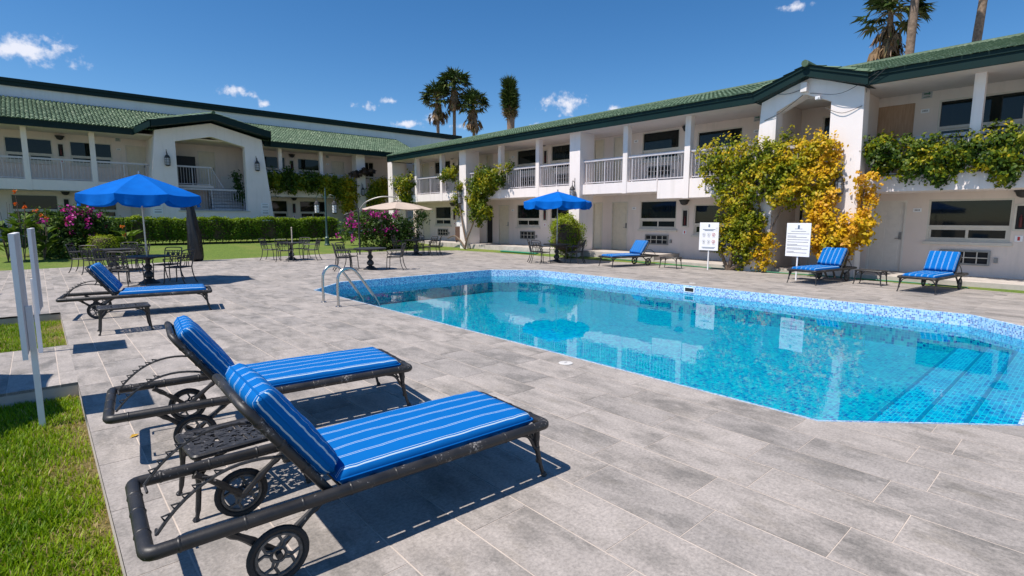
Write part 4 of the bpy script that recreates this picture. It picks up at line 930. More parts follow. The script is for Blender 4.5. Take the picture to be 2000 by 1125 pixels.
LZ = 0.355; LH, LW = 1.1, 0.375                     # lounger: rail height, half length, half width (rail centre)
def make_lounger(seed=0):
    root = thing('sun_lounger', '', 'sun lounger')
    fr = MB().tube(rrect(-LH, LH, -LW, LW, 0.035, LZ, 3), 0.0315, 12, True)
    for s in (-1, 1):
        for k in range(9): joint(fr, (-0.98 + k * 0.245 + random.uniform(-.02, .02), s * LW, LZ), (1, 0, 0), 0.0315, 0.007)
    for x in (-LH, LH):
        for y in (-0.2, 0.02, 0.2): joint(fr, (x, y, LZ), (0, 1, 0), 0.0315, 0.007)
    fr.build('frame', 'black_iron', root, 50, world=False)
    for k in range(9):
        x = -0.25 + k * 0.155; MB().box(x - 0.022, x + 0.022, -LW + 0.02, LW - 0.02, LZ - 0.022, LZ - 0.012).build('slat', 'black_iron', root, world=False)
    # reclining back
    px, pz, tx, tz = -0.35, LZ + 0.015, -0.70, LZ + 0.51
    d = Vector((tx - px, 0, tz - pz)); L = d.length; d.normalize(); nrm = Vector((-d.z, 0, d.x)); nrm = nrm if nrm.x > 0 else -nrm
    B = Vector((px, 0, pz))
    bp = lambda s, y, o=0.0: B + d * s + nrm * o + Vector((0, y, 0))
    hw = 0.315
    bk = MB().tube([bp(-0.04, hw), bp(0.3, hw), bp(L - 0.05, hw), bp(L, hw - 0.04), bp(L, -hw + 0.04), bp(L - 0.05, -hw), bp(0.3, -hw), bp(-0.04, -hw)], 0.0225, 8)
    for s in (0.16, 0.34, 0.5):
        for y in (-hw, hw): joint(bk, bp(s, y), d, 0.024)
    back = bk.build('back_frame', 'black_iron', root, 50, world=False)
    for k in range(5):
        s = 0.06 + k * 0.12; MB().tube([bp(s, -hw + 0.02, 0.012), bp(s, hw - 0.02, 0.012)], 0.012, 6).build('slat', 'black_iron', back, world=False)
    # notched props that hold the back
    for y in (-0.27, 0.27):
        top = bp(0.25, y, -0.02); bot = Vector((-LH + 0.045, y, LZ + 0.02))
        cv = arc(bot, top, (-0.03, 0, 0.10), 12)
        pr = MB().tube(cv, 0.008, 6); zig = []
        for k in range(1, 7):
            a, b = cv[k], cv[k].lerp(cv[k + 1], 0.75); zig += [a, a.lerp(b, 0.15) + Vector((-0.018, 0, 0.02)), b]
        pr.tube(zig, 0.005, 5); pr.tube([bot + Vector((0, 0, 0.0)), bot + Vector((0.005, 0.07 if y < 0 else -0.07, -0.012))], 0.007, 5)
        pr.lathe([(0.02, -0.02), (0.03, 0.0), (0.02, 0.03)], top, 8)
        pr.build('prop', 'iron_grey', root, True, world=False)
    # front legs with scrolled brackets
    for s in (-1, 1):
        x, y = LH - 0.07, s * (LW - 0.02); mb = MB()
        mb.tube(spline([(x, y, LZ - 0.02), (x + 0.005, y, 0.2), (x + 0.03, y + s * 0.012, 0.07), (x + 0.05, y + s * 0.02, 0.0)], 4), [0.021] * 3 + [0.017] * 4 + [0.013] * 4 + [0.012] * 2, 8)
        mb.lathe([(0.016, 0.0), (0.022, 0.008), (0.018, 0.02), (0.01, 0.03)], (x + 0.05, y + s * 0.02, 0), 8)
        mb.tube(spline([(x - 0.15, y, LZ - 0.03), (x - 0.07, y, LZ - 0.06), (x - 0.015, y, LZ - 0.15)], 5), 0.011, 6)
        mb.tube(spline([(x, y - s * 0.13, LZ - 0.03), (x, y - s * 0.06, LZ - 0.06), (x, y - s * 0.01, LZ - 0.15)], 5), 0.011, 6)
        mb.tube([(x - 0.07, y, LZ - 0.03), (x - 0.035, y, LZ - 0.075)], 0.008, 5)
        for z in (0.28, 0.2, 0.11): joint(mb, (x + (0.02 if z < 0.15 else 0.003), y, z), (0, 0, 1), 0.019)
        mb.build('leg', 'black_iron', root, True, world=False)
    # wheels on forked struts
    wx, wr = -0.60, 0.142
    for s in (-1, 1):
        y = s * 0.335; mb = MB()
        for x in (-0.83, -0.36):
            pts = [Vector((x, y, LZ - 0.02)), Vector((x * 0.55 + wx * 0.45, y, 0.255)), Vector((wx, y - s * 0.005, wr))]
            mb.tube(spline(pts, 4), [0.023, 0.017, 0.021, 0.016, 0.018, 0.022, 0.016, 0.018, 0.016], 7)
        mb.build('strut', 'black_iron', root, True, world=False)
        c = Vector((wx, y + s * 0.032, wr))
        wh = MB().tube([(wx, y - s * 0.02, wr), (wx, y + s * 0.052, wr)], 0.016, 10).build('wheel', 'iron_grey', root, True, world=False)
        ring = lambda r_, t_, n_, k_: MB().tube([(c.x + r_ * math.cos(2 * math.pi * i / n_), c.y, c.z + r_ * math.sin(2 * math.pi * i / n_)) for i in range(n_)], t_, k_, True)
        MB.build(ring(wr - 0.0165, 0.0165, 28, 8), 'tyre', 'rubber', wh, True, world=False)
        rim = ring(wr - 0.04, 0.011, 24, 6)
        rim.tube([(c.x + 0.035 * math.cos(2 * math.pi * i / 10), c.y, c.z + 0.035 * math.sin(2 * math.pi * i / 10)) for i in range(10)], 0.009, 5, True)
        for k in range(8):
            a = 2 * math.pi * k / 8; e = a + 0.28 * (1 if k % 2 else -1)
            rim.tube([(c.x + 0.03 * math.cos(a), c.y, c.z + 0.03 * math.sin(a)), (c.x + 0.066 * math.cos(e), c.y, c.z + 0.066 * math.sin(e)), (c.x + 0.104 * math.cos(a), c.y, c.z + 0.104 * math.sin(a))], 0.0085, 5)
        rim.build('rim', 'rim_grey', wh, True, world=False)
    # cushions: stripes run along the lounger
    def cushion(name, lx, ly, h, seed, loc, ry):
        o = place(name, soft_box(lx, ly, h, seed=seed).mesh(name, 'cushion_stripe', 'all'), root, loc, (0, ry, 0))
        for zz in (h * 0.5,):
            pp = rrect(0.004, lx - 0.004, -ly / 2 + 0.004, ly / 2 - 0.004, 0.02, zz, 3); place('piping', MB().tube(pp, 0.0065, 6, True).mesh('piping', 'cushion_blue', True), o)
        return o
    cushion('seat_cushion', 1.33, 0.655, 0.092, 3 + seed, (-0.295, 0, LZ - 0.012), 0)
    ang = math.atan2(d.z, -d.x)                      # lean from the rear horizontal
    q = bp(0.03, 0, 0.026)
    o = place('back_cushion', soft_box(0.57, 0.635, 0.115, 0.05, seed=7 + seed, puff=0.02).mesh('back_cushion', 'cushion_stripe', 'all'), root, q, (0, 0, 0))
    mtx = Matrix.Identity(3); ex, ez = d, nrm; ey = ez.cross(ex)
    for i in range(3): mtx[i][0] = ex[i]; mtx[i][1] = ey[i]; mtx[i][2] = ez[i]
    o.rotation_euler = mtx.to_euler()
    place('piping', MB().tube(rrect(0.004, 0.566, -0.3135, 0.3135, 0.025, 0.0575, 3), 0.0065, 6, True).mesh('piping', 'cushion_blue', True), o)
    return root
def lounger_at(proto, rear, foot, label):
    """rear, foot: the middle of the two short rails on the ground plan"""
    a = math.atan2(foot[1] - rear[1], foot[0] - rear[0]); c = ((rear[0] + foot[0]) / 2, (rear[1] + foot[1]) / 2, 0)
    if proto is None:
        r = make_lounger(); r.location = c; r.rotation_euler = (0, 0, a); r['label'] = label
    else: r = dup(proto, c, a, label)
    r['group'] = 'blue cushioned sun loungers round the pool'; return r
LA = lounger_at(None, (0.235, 2.835), (2.43, 2.735), 'blue striped sun lounger alongside the worn lawn edge, pierced table at its inner side')
lounger_at(LA, (0.285, 4.74), (2.475, 4.49), 'blue striped sun lounger between the pierced table and the shadow of a white sign post')
lounger_at(LA, (0.19, 11.80), (2.40, 11.42), 'blue striped sun lounger below the big blue parasol, small table before its wheels')
lounger_at(LA, (17.25, 11.42), (15.1, 11.92), 'blue striped sun lounger between the smaller blue parasol and the white pictogram sign')
lounger_at(LA, (17.3, 4.98), (14.85, 5.32), 'blue striped sun lounger in front of the orange vine, beside the text sign')
lounger_at(LA, (17.35, 2.62), (15.15, 2.86), 'blue striped sun lounger before the wide ground floor window, air conditioner behind its back')

# ---- low cast tables with a pierced top
def make_side_table():
    root = thing('side_table', '', 'side table'); hx, hy, z, t = 0.31, 0.205, 0.385, 0.012
    NX, NY = 62, 42; mb = MB(); idx = {}
    def solid(i, j):
        x = (i + 0.5) / NX * 2 - 1; y = (j + 0.5) / NY * 2 - 1; X_, Y_ = x * hx, y * hy
        if abs(X_) > hx - 0.038 or abs(Y_) > hy - 0.038: return True
        # mirrored scrolls: rings and leaf sprays left open
        ax, ay = abs(X_), abs(Y_); v = False
        for cx, cy, r in ((0.0, 0.0, 0.05), (0.145, 0.0, 0.075), (0.215, 0.105, 0.05), (0.075, 0.115, 0.045)):
            dd = math.hypot(ax - cx, ay - cy); an = math.atan2(ay - cy, ax - cx)
            if abs(dd - r) < 0.010: v = True
            if dd < r and math.cos(an * 5 + cx * 20) > 0.25 - dd * 3: v = True
        if math.sin(ax * 62 + 5 * math.sin(ay * 40)) * math.sin(ay * 70 + ax * 15) > 0.12 and ax > 0.02: v = True
        if ax < 0.008 or ay < 0.006: v = True
        return v
    S = [[solid(i, j) for j in range(NY)] for i in range(NX)]
    def vid(i, j, k):
        q = (i, j, k)
        if q not in idx: idx[q] = len(mb.v); mb.v.append((-hx + 2 * hx * i / NX, -hy + 2 * hy * j / NY, z - (t if k else 0)))
        return idx[q]
    for i in range(NX):
        for j in range(NY):
            if not S[i][j]: continue
            mb.f.append((vid(i, j, 0), vid(i + 1, j, 0), vid(i + 1, j + 1, 0), vid(i, j + 1, 0))); mb.f.append((vid(i, j + 1, 1), vid(i + 1, j + 1, 1), vid(i + 1, j, 1), vid(i, j, 1)))
            for di, dj, a, b in ((-1, 0, (i, j + 1), (i, j)), (1, 0, (i + 1, j), (i + 1, j + 1)), (0, -1, (i, j), (i + 1, j)), (0, 1, (i + 1, j + 1), (i, j + 1))):
                ii, jj = i + di, j + dj
                if not (0 <= ii < NX and 0 <= jj < NY) or not S[ii][jj]: mb.f.append((vid(*a, 0), vid(*a, 1), vid(*b, 1), vid(*b, 0)))
    mb.p = [0.0] * len(mb.f)
    top = mb.build('top', 'iron_grey', root, world=False)
    MB().tube(rrect(-hx, hx, -hy, hy, 0.02, z - 0.012, 3), 0.017, 8, True).build('edge', 'black_iron', top, True, world=False)
    for sx in (-1, 1):
        for sy in (-1, 1):
            x, y = sx * (hx - 0.02), sy * (hy - 0.02); l = MB()
            l.tube(spline([(x, y, z - 0.02), (x + sx * 0.004, y, 0.22), (x + sx * 0.02, y + sy * 0.01, 0.06), (x + sx * 0.035, y + sy * 0.015, 0.0)], 4), [0.019] * 4 + [0.015] * 5 + [0.011] * 4, 7)
            l.lathe([(0.014, 0), (0.02, 0.008), (0.012, 0.022)], (x + sx * 0.035, y + sy * 0.015, 0), 7)
            l.tube(spline([(x - sx * 0.15, y, z - 0.03), (x - sx * 0.07, y, z - 0.06), (x, y, z - 0.15)], 4), 0.009, 5); l.tube(spline([(x, y - sy * 0.11, z - 0.03), (x, y - sy * 0.05, z - 0.06), (x, y, z - 0.15)], 4), 0.009, 5)
            l.build('leg', 'black_iron', root, True, world=False)
    return root
ST = make_side_table(); ST.location = (0.85, 3.50, 0); ST.rotation_euler = (0, 0, R(2)); ST['label'] = 'low pierced black cast table squeezed between two foreground blue loungers'; ST['group'] = 'low cast metal side tables'
dup(ST, (0.88, 9.87, 0), R(-2), 'low black cast table beside the wheels of the lounger under the big parasol')
dup(ST, (16.45, 10.1, 0), R(96), 'low black cast table standing between a lounger and the white pictogram sign')
dup(ST, (16.25, 4.05, 0), R(84), 'low black cast table between two loungers in front of the cream door')

# ---- cast armchairs and round tables
def make_chair():
    root = thing('armchair', '', 'chair'); sw, sd, sz, bz = 0.235, 0.225, 0.43, 0.88
    s = MB().tube(rrect(-sd, sd, -sw, sw, 0.05, sz, 4), 0.015, 7, True)
    seat = s.build('seat', 'iron_grey', root, True, world=False)
    g = MB()
    for k in range(7): y = -sw + 0.04 + k * (2 * sw - 0.08) / 6; g.box(-sd, sd, y - 0.011, y + 0.011, sz - 0.004, sz + 0.004)
    for k in range(4): x = -sd + 0.07 + k * 0.105; g.box(x - 0.009, x + 0.009, -sw, sw, sz + 0.0045, sz + 0.009)
    g.build('seat_grid', 'iron_grey', seat, world=False)
    for sy in (-1, 1):
        MB().tube(spline([(sd - 0.01, sy * (sw - 0.01), sz), (sd + 0.005, sy * (sw - 0.005), 0.25), (sd + 0.01, sy * sw, 0.1), (sd + 0.035, sy * (sw + 0.01), 0.0)], 4), 0.0145, 6).build('leg', 'iron_grey', root, True, world=False)
        MB().tube(spline([(-sd + 0.01, sy * (sw - 0.01), sz), (-sd - 0.01, sy * (sw - 0.005), 0.25), (-sd - 0.055, sy * sw, 0.1), (-sd - 0.11, sy * (sw + 0.01), 0.0)], 4), 0.0145, 6).build('leg', 'iron_grey', root, True, world=False)
        MB().tube(spline([(sd - 0.04, sy * sw, sz), (sd - 0.02, sy * (sw + 0.03), sz + 0.08), (sd - 0.06, sy * (sw + 0.03), sz + 0.13), (sd - 0.02, sy * (sw + 0.03), sz + 0.20), (sd - 0.1, sy * (sw + 0.03), sz + 0.225), (-sd - 0.05, sy * (sw + 0.01), sz + 0.235)], 4), 0.0145, 6).build('armrest', 'iron_grey', root, True, world=False)
    bx = lambda z: -sd + 0.01 - (z - sz) * 0.24
    b = MB().tube(spline([(bx(sz), -sw + 0.01, sz), (bx(0.65), -sw - 0.005, 0.65), (bx(0.83), -sw - 0.01, 0.83), (bx(bz) - 0.02, -sw + 0.03, bz), (bx(bz) - 0.02, 0, bz + 0.01), (bx(bz) - 0.02, sw - 0.03, bz), (bx(0.83), sw + 0.01, 0.83), (bx(0.65), sw + 0.005, 0.65), (bx(sz), sw - 0.01, sz)], 4), 0.0155, 6)
    back = b.build('backrest', 'iron_grey', root, True, world=False)
    l = MB(); P = lambda y, z: (bx(z), y, z)
    l.tube([P(-sw, 0.62), P(sw, 0.62)], 0.0115, 5).tube([P(-sw, 0.80), P(sw, 0.80)], 0.0105, 5)
    for k in range(6):
        y0 = -sw + 0.04 + k * (2 * sw - 0.08) / 5; l.tube(spline([P(y0, 0.62), P(y0 + 0.03 * (-1) ** k, 0.70), P(y0, 0.80)], 3), 0.0105, 5)
    for k in range(5):
        y0 = -sw + 0.08 + k * (2 * sw - 0.16) / 4; l.tube([P(y0 + 0.035 * math.cos(a), 0.71 + 0.045 * math.sin(a)) for a in [2 * math.pi * i / 8 for i in range(8)]], 0.0105, 5, True)
    l.tube([P(0, sz), P(0, 0.62)], 0.0115, 5).tube(spline([P(-0.12, sz), P(-0.07, 0.55), P(-0.1, 0.62)], 3), 0.0095, 5).tube(spline([P(0.12, sz), P(0.07, 0.55), P(0.1, 0.62)], 3), 0.0095, 5)
    l.build('lattice', 'iron_grey', back, True, world=False)
    return root
def make_table():
    root = thing('round_table', '', 'table'); z = 0.72
    MB().lathe([(0.0, z - 0.012), (0.50, z - 0.014), (0.525, z - 0.03), (0.54, z - 0.01), (0.535, z + 0.006), (0.5, z + 0.002), (0.49, z - 0.002), (0.0, z - 0.001)], n=36).build('table_top', 'iron_grey', root, 40, world=False)
    MB().lathe([(0.10, 0.66), (0.055, 0.6), (0.05, 0.5), (0.085, 0.46), (0.095, 0.41), (0.06, 0.36), (0.045, 0.33), (0.075, 0.30), (0.115, 0.24), (0.105, 0.17), (0.06, 0.135), (0.06, 0.11)], n=24, flute=12, amp=0.05).build('pedestal', 'iron_grey', root, True, world=False)
    MB().lathe([(0.07, 0.125), (0.12, 0.11), (0.15, 0.07), (0.21, 0.045), (0.24, 0.02), (0.24, 0.0)], n=28).build('foot', 'iron_grey', root, True, world=False)
    bs = MB()
    for k in range(4):
        a = k * math.pi / 2 + 0.4; bs.tube(spline([(0.05 * math.cos(a), 0.05 * math.sin(a), z - 0.1), (0.2 * math.cos(a), 0.2 * math.sin(a), z - 0.06), (0.42 * math.cos(a), 0.42 * math.sin(a), z - 0.025)], 4), 0.012, 5)
    bs.build('brackets', 'iron_grey', root, True, world=False)
    return root
CH = make_chair(); TB = make_table(); first = [True, True]
def set_table(c, angs, tl, cl, grp, r=0.74, z=0.0):
    if first[0]: t_ = TB; t_.location = (*c, z); t_['label'] = tl; first[0] = False
    else: t_ = dup(TB, (*c, z), random.uniform(0, 6), tl)
    t_['group'] = 'round cast metal tables on the deck'
    base_label = cl
    for a, rr, sfx in angs:
        cl = base_label + ', ' + sfx
        p = (c[0] + rr * math.cos(R(a)), c[1] + rr * math.sin(R(a)), z); rz = R(a + 180) + random.uniform(-.12, .12)
        if first[1]: o = CH; o.location = p; o.rotation_euler = (0, 0, rz); o['label'] = cl; first[1] = False
        else: o = dup(CH, p, rz, cl)
        o['group'] = grp
set_table((2.1, 16.8), ((-40, .78, 'facing the flower bed'), (226, .72, 'facing the far roof corner'), (150, .82, 'facing the sunlit wing'), (50, .8, 'facing the loungers')), 'round black cast table pierced by the pole of the big blue parasol', 'black cast armchair under the big blue parasol', 'chairs under the big blue parasol')
set_table((1.75, 21.2), ((150, .85, 'facing the sunlit wing'), (-50, .8, 'facing the cannas'), (230, .75, 'facing the far roof corner'), (60, .8, 'facing the loungers')), 'round black table without parasol between the big blue parasol and the flower bed', 'black cast armchair at the bare table by the flower bed', 'chairs at the table by the flower bed')
set_table((7.75, 22.4), ((140, .85, 'facing the sunlit wing'), (-45, .85, 'facing the hedge'), (230, .7, 'facing the far roof corner'), (40, .75, 'facing the loungers')), 'round black cast table with a bare beige pole through its top', 'black cast armchair at the table with the bare beige pole', 'chairs at the bare pole table')
set_table((8.3, 16.5), ((125, .82, 'facing the pool'), (162, .86, 'facing the sunlit wing'), (-42, .84, 'facing the hedge')), 'round grey topped cast table between the pool ladder and the magenta bush', 'black cast armchair at the table near the pool ladder', 'chairs at the table near the pool ladder')
set_table((13.3, 21.7), ((135, .8, 'facing the sunlit wing'), (-40, .85, 'facing the stair gable'), (-75, .8, 'facing the magenta bush'), (50, .8, 'facing the loungers')), 'round black cast table at the lawn edge beneath the beige parasol', 'black cast armchair at the lawn edge table by the beige parasol', 'chairs at the lawn edge table')
set_table((15.2, 14.4), ((140, .8, 'facing the white pool signs'), (175, .78, 'facing the sunlit wing'), (-42, .8, 'facing the beige parasol'), (-75, .75, 'facing the hedge')), 'round black cast table holding the smaller blue parasol by the clipped bush', 'black cast armchair at the table of the smaller blue parasol', 'chairs under the smaller blue parasol')
tag(MB().tube([(7.72, 22.15, 0.0), (7.72, 22.15, 1.32)], 0.022, 10).lathe([(0.03, 0), (0.03, 0.03), (0.012, 0.05)], (7.72, 22.15, 1.31), 10).build('parasol_pole', 'pole_beige', None, True), 'bare beige parasol pole with no canopy standing by a round table', 'pole')

# ---- parasols
def parasol(name, label, loc, R0, z_top, z_rim, drop, lean=(0, 0), rot=0.2, group=None, mat='canopy_blue', pole='umbrella_pole', sag=0.06):
    root = thing(name, label, 'parasol', loc, 0, group); n = 8
    cx = lambda z: (lean[0] * z, lean[1] * z)
    a = lambda z: Vector((*cx(z), z))
    MB().tube([a(0.0), a(z_top - 0.02)], 0.021, 12).build('pole', pole, root, True, world=False)
    MB().tube([a(0.86), a(1.0)], 0.028, 12).build('joint', 'pole_beige', root, True, world=False)
    MB().lathe([(0.022, 0), (0.028, 0.02), (0.02, 0.05), (0.012, 0.08)], a(z_top), 10).build('finial', 'umbrella_pole', root, True, world=False)
    mb = MB(); M = 7; S = 10
    top = a(z_top)
    def P(k, j, s):                                  # panel k, step j across it, s from peak to rim
        t = j / S; a0, a1 = rot + 2 * math.pi * k / n, rot + 2 * math.pi * (k + 1) / n
        p = Vector((math.cos(a0), math.sin(a0), 0)).lerp(Vector((math.cos(a1), math.sin(a1), 0)), t)
        bow = 4 * t * (1 - t)
        rad = R0 * s * (1 - 0.035 * bow * s)
        zc = z_top - (z_top - z_rim) * s - sag * bow * s * (1 - 0.5 * s) + 0.018 * math.sin(math.pi * s)
        cc = cx(z_rim + 0.3)
        return Vector((cc[0] + p.x * rad, cc[1] + p.y * rad, zc))
    for k in range(n):
        i0 = len(mb.v)
        for i in range(M + 1):
            for j in range(S + 1): mb.v.append(P(k, j, max(0.015, i / M)))
        for i in range(M):
            for j in range(S):
                q = i0 + i * (S + 1) + j; mb.f.append((q, q + S + 1, q + S + 2, q + 1)); mb.p.append(0.0)
    can = mb.build('canopy', mat, root, 'all', world=False)
    for k in range(n):
        vb = MB(); i0 = 0
        for i in range(4):
            for j in range(S + 1):
                t = j / S; p = P(k, j, 1.0); c0 = Vector((*cx(z_rim), 0)); dirv = (Vector((p.x, p.y, 0)) - c0).normalized()
                sc = drop * (0.55 + 0.45 * math.sin(math.pi * t) ** 0.35); fold = 0.035 * math.sin(t * 14 + k * 2.1) * (i / 3)
                vb.v.append(p + dirv * (0.012 * i + fold - 0.05 * (i / 3) * (1 - math.sin(math.pi * t))) + Vector((0, 0, -sc * i / 3)))
        for i in range(3):
            for j in range(S): q = i * (S + 1) + j; vb.f.append((q, q + S + 1, q + S + 2, q + 1)); vb.p.append(0.0)
        if drop > 0: vb.build('valance', mat, can, 'all', world=False)
    for k in range(n):
        e = P(k, 0, 0.985) - Vector((0, 0, 0.015)); mid = P(k, 0, 0.55) - Vector((0, 0, 0.02)); hub = a(z_rim - 0.12)
        rb = MB().tube([P(k, 0, 0.05) - Vector((0, 0, 0.02)), mid, e], 0.009, 5).tube([mid, hub], 0.008, 5); rb.build('rib', 'umbrella_pole' if mat == 'canopy_blue' else 'wire', root, True, world=False)
    a_h = a(z_rim - 0.15); MB().lathe([(0.024, 0), (0.045, 0.02), (0.045, 0.05), (0.024, 0.07)], a_h, 10).build('hub', 'wire', root, True, world=False)
    return root
G = 'blue octagonal parasols'
parasol('parasol', 'big blue octagonal parasol over a round table before the hedge', (2.1, 16.8, 0), 1.40, 2.84, 2.29, 0.26, (-0.008, 0.004), 0.28, G)
parasol('parasol', 'smaller looking blue octagonal parasol between clipped bush and sunlit wing', (15.2, 14.4, 0), 1.33, 2.76, 2.36, 0.27, (-0.005, -0.012), 0.1, G)
# two more of the set stand on the grass path to the west; their shade reaches the deck
parasol('parasol', 'blue octagonal parasol over the stone path west of the white posts', (-2.55, 7.25, -0.02), 1.46, 2.82, 2.33, 0.22, (0, 0), 0.39, G)
parasol('parasol', 'blue octagonal parasol west of the loungers on the deck strip', (-3.35, 16.6, 0), 1.46, 2.82, 2.33, 0.22, (0, 0), 0.1, G)
# folded one under a black cover
fo = thing('folded_parasol', 'folded parasol under a shiny black cover at the lawn edge', 'parasol', (4.62, 24.2, 0))
mb = MB(); rs = []
for z, r in ((0.02, 0.20), (0.15, 0.235), (0.5, 0.25), (1.0, 0.225), (1.5, 0.18), (1.9, 0.14), (2.2, 0.105), (2.4, 0.06), (2.44, 0.03)):
    rs.append([((r * (1 + 0.17 * math.sin(5 * t + z * 2.2) + 0.07 * math.sin(11 * t - z * 3))) * math.cos(t) - 0.045 * (z - 1), (r * (1 + 0.17 * math.sin(5 * t + z * 2.2) + 0.07 * math.sin(11 * t - z * 3))) * math.sin(t), z) for t in [2 * math.pi * k / 28 for k in range(28)]])
mb.rings(rs).build('cover', 'black_cover', fo, 'all', world=False)
MB().lathe([(0.03, 0), (0.045, 0.03), (0.03, 0.09), (0.01, 0.1)], (-0.065, 0, 2.43), 10).build('finial', 'white_board', fo, True, world=False)
# beige cantilever parasol
ca = thing('cantilever_parasol', 'beige cantilever parasol on a dark bent mast behind the magenta bush', 'parasol', (11.35, 23.6, 0))
c0 = Vector((1.45, -1.1, 0))
MB().tube([(0, 0, 0), (0, 0, 2.2)], 0.035, 10).build('mast', 'wire', ca, True, world=False)
MB().tube(spline([(0, 0, 2.05), (0.3, -0.22, 2.48), (0.85, -0.65, 2.72), (c0.x, c0.y, 2.7)], 6), 0.028, 8).build('arm', 'grey_metal', ca, True, world=False)
MB().tube([(-0.45, 0.38, 1.9), (0.0, 0.0, 2.12), (-0.14, 0.12, 2.55)], 0.022, 6).tube([(-0.5, 0.42, 1.86), (-0.36, 0.3, 1.93)], 0.05, 6).build('crank', 'wire', ca, True, world=False)
MB().tube([c0 + Vector((0, 0, 2.68)), c0 + Vector((0, 0, 1.9))], 0.022, 8).build('hub_pole', 'pole_beige', ca, True, world=False)
mb = MB(); n = 8; rr = 1.65
for k in range(n):
    a0, a1 = 2 * math.pi * k / n + .2, 2 * math.pi * (k + 1) / n + .2; i0 = len(mb.v); SS = 6; MM = 5
    for i in range(MM + 1):
        for j in range(SS + 1):
            t = j / SS; s = i / MM; p = Vector((math.cos(a0), math.sin(a0), 0)).lerp(Vector((math.cos(a1), math.sin(a1), 0)), t); bow = 4 * t * (1 - t)
            mb.v.append(c0 + p * rr * s + Vector((0, 0, 2.50 - 0.34 * s ** 1.1 - 0.05 * bow * s + 0.03 * math.sin(math.pi * s))))
    for i in range(MM):
        for j in range(SS): q = i0 + i * (SS + 1) + j; mb.f.append((q, q + SS + 1, q + SS + 2, q + 1)); mb.p.append(0.0)
mb.build('canopy', 'beige_cloth', ca, 'all', world=False)
for k in range(n):
    a0 = 2 * math.pi * k / n + .2; e = c0 + Vector((math.cos(a0) * rr * .98, math.sin(a0) * rr * .98, 2.14)); MB().tube([c0 + Vector((0, 0, 2.53)), e], 0.01, 5).tube([c0 + Vector((0, 0, 2.1)), (c0 + Vector((0, 0, 2.53))).lerp(e, .5)], 0.009, 5).build('rib', 'wire', ca, True, world=False)

# ---- pool ladder
ld = thing('pool_ladder', 'stainless steel pool ladder with two bowed handrails', 'ladder', (4.25, 10.2, 0))
for y in (-0.36, 0.36):
    r_ = MB().tube(spline([(0, y, 0.0), (0, y, 0.46), (0.03, y, 0.62), (0.13, y, 0.73), (0.28, y, 0.73), (0.41, y, 0.63), (0.62, y, 0.34), (0.80, y, 0.06), (0.86, y, -0.12), (0.87, y, -0.72)], 6), 0.026, 12).build('handrail', 'steel', ld, True, world=False)
    MB().lathe([(0.06, 0.0), (0.06, 0.012), (0.04, 0.022), (0.028, 0.024)], (0, y, 0.001), 16).build('flange', 'steel', r_, True, world=False)
for z in (-0.34, -0.52, -0.68): MB().box(0.83, 0.91, -0.335, 0.335, z - 0.02, z).build('rung', 'steel', ld, world=False)

# ---- sign boards
def sign(label, loc, rz, rows, lean=0.0):
    root = thing('sign_board', label, 'sign', loc, rz, 'white pool rule signs')
    zb, zt, hw = 0.67, 1.60, 0.325
    MB().tube([(0, 0, 0), (0, 0, zb + 0.3)], 0.024, 8).build('post', 'white_board', root, True, world=False)
    bd = MB().bbox(-0.045, -0.02, -hw, hw, zb, zt, 0.004).build('board', 'white_board', root, world=False)
    x0, x1 = -0.048, -0.0451
    def strip(n, mat, y0, y1, z0, z1): MB().box(x0, x1, y0, y1, z0, z1).build(n, mat, bd, world=False)
    strip('emblem', 'print_blue', -0.025, 0.025, zt - 0.15, zt - 0.06)
    strip('emblem', 'white_board', -0.014, 0.014, zt - 0.115, zt - 0.095)
    if rows == 'icons':
        for y0, y1, z in ((-0.21, 0.21, 1.37), (-0.15, 0.15, 1.335)): strip('print', 'print_blue', y0, y1, z - 0.01, z + 0.008)
        for y0, y1, z in ((-0.23, 0.23, 0.775), (-0.2, 0.2, 0.745)): strip('print', 'print_blue', y0, y1, z - 0.008, z + 0.006)
        for r_ in range(2):
            for c in range(3):
                yc, zc = 0.165 - c * 0.165, 1.20 - r_ * 0.235; mat = 'print_red' if c == 2 else 'print_blue'
                ic = MB().tube([(-0.0462, yc + 0.05 * math.cos(a), zc + 0.05 * math.sin(a)) for a in [2 * math.pi * i / 18 for i in range(18)]], 0.0055 if c == 2 else 0.003, 5, True)
                if c == 2: ic.tube([(-0.0462, yc - 0.034, zc + 0.034), (-0.0462, yc + 0.034, zc - 0.034)], 0.005, 5)
                ic.build('pictogram', mat, bd, True, world=False)
                strip('figure', 'print_grey', yc - 0.014 - 0.006 * r_, yc + 0.016, zc - 0.026, zc + 0.018 - 0.008 * c)
                strip('print', 'print_grey', yc - 0.045, yc + 0.045, zc - 0.082, zc - 0.074)
    else:
        z = 1.44
        for k, w in enumerate((0.1, 0.2, 0.29, 0.12, 0.26, 0.29, 0.28, 0.14, 0.29, 0.2, 0.28, 0.1, 0.27)):
            gap = 0.034 if k in (3, 7, 9, 11) else (0.07 if k else 0.07)
            strip('print', 'print_grey', 0.29 - 2 * w if k > 1 else -w, 0.29 if k > 1 else w, z - 0.006, z + 0.005); z -= gap * 0.95
    return root
sign('white sign with a grid of round pictograms beside the yellow green shrub', (16.86, 8.93, -0.01), R(6), 'icons')
sign('white sign filled with lines of small text in front of the vine covered gable', (15.85, 5.74, 0), R(-4), 'text')
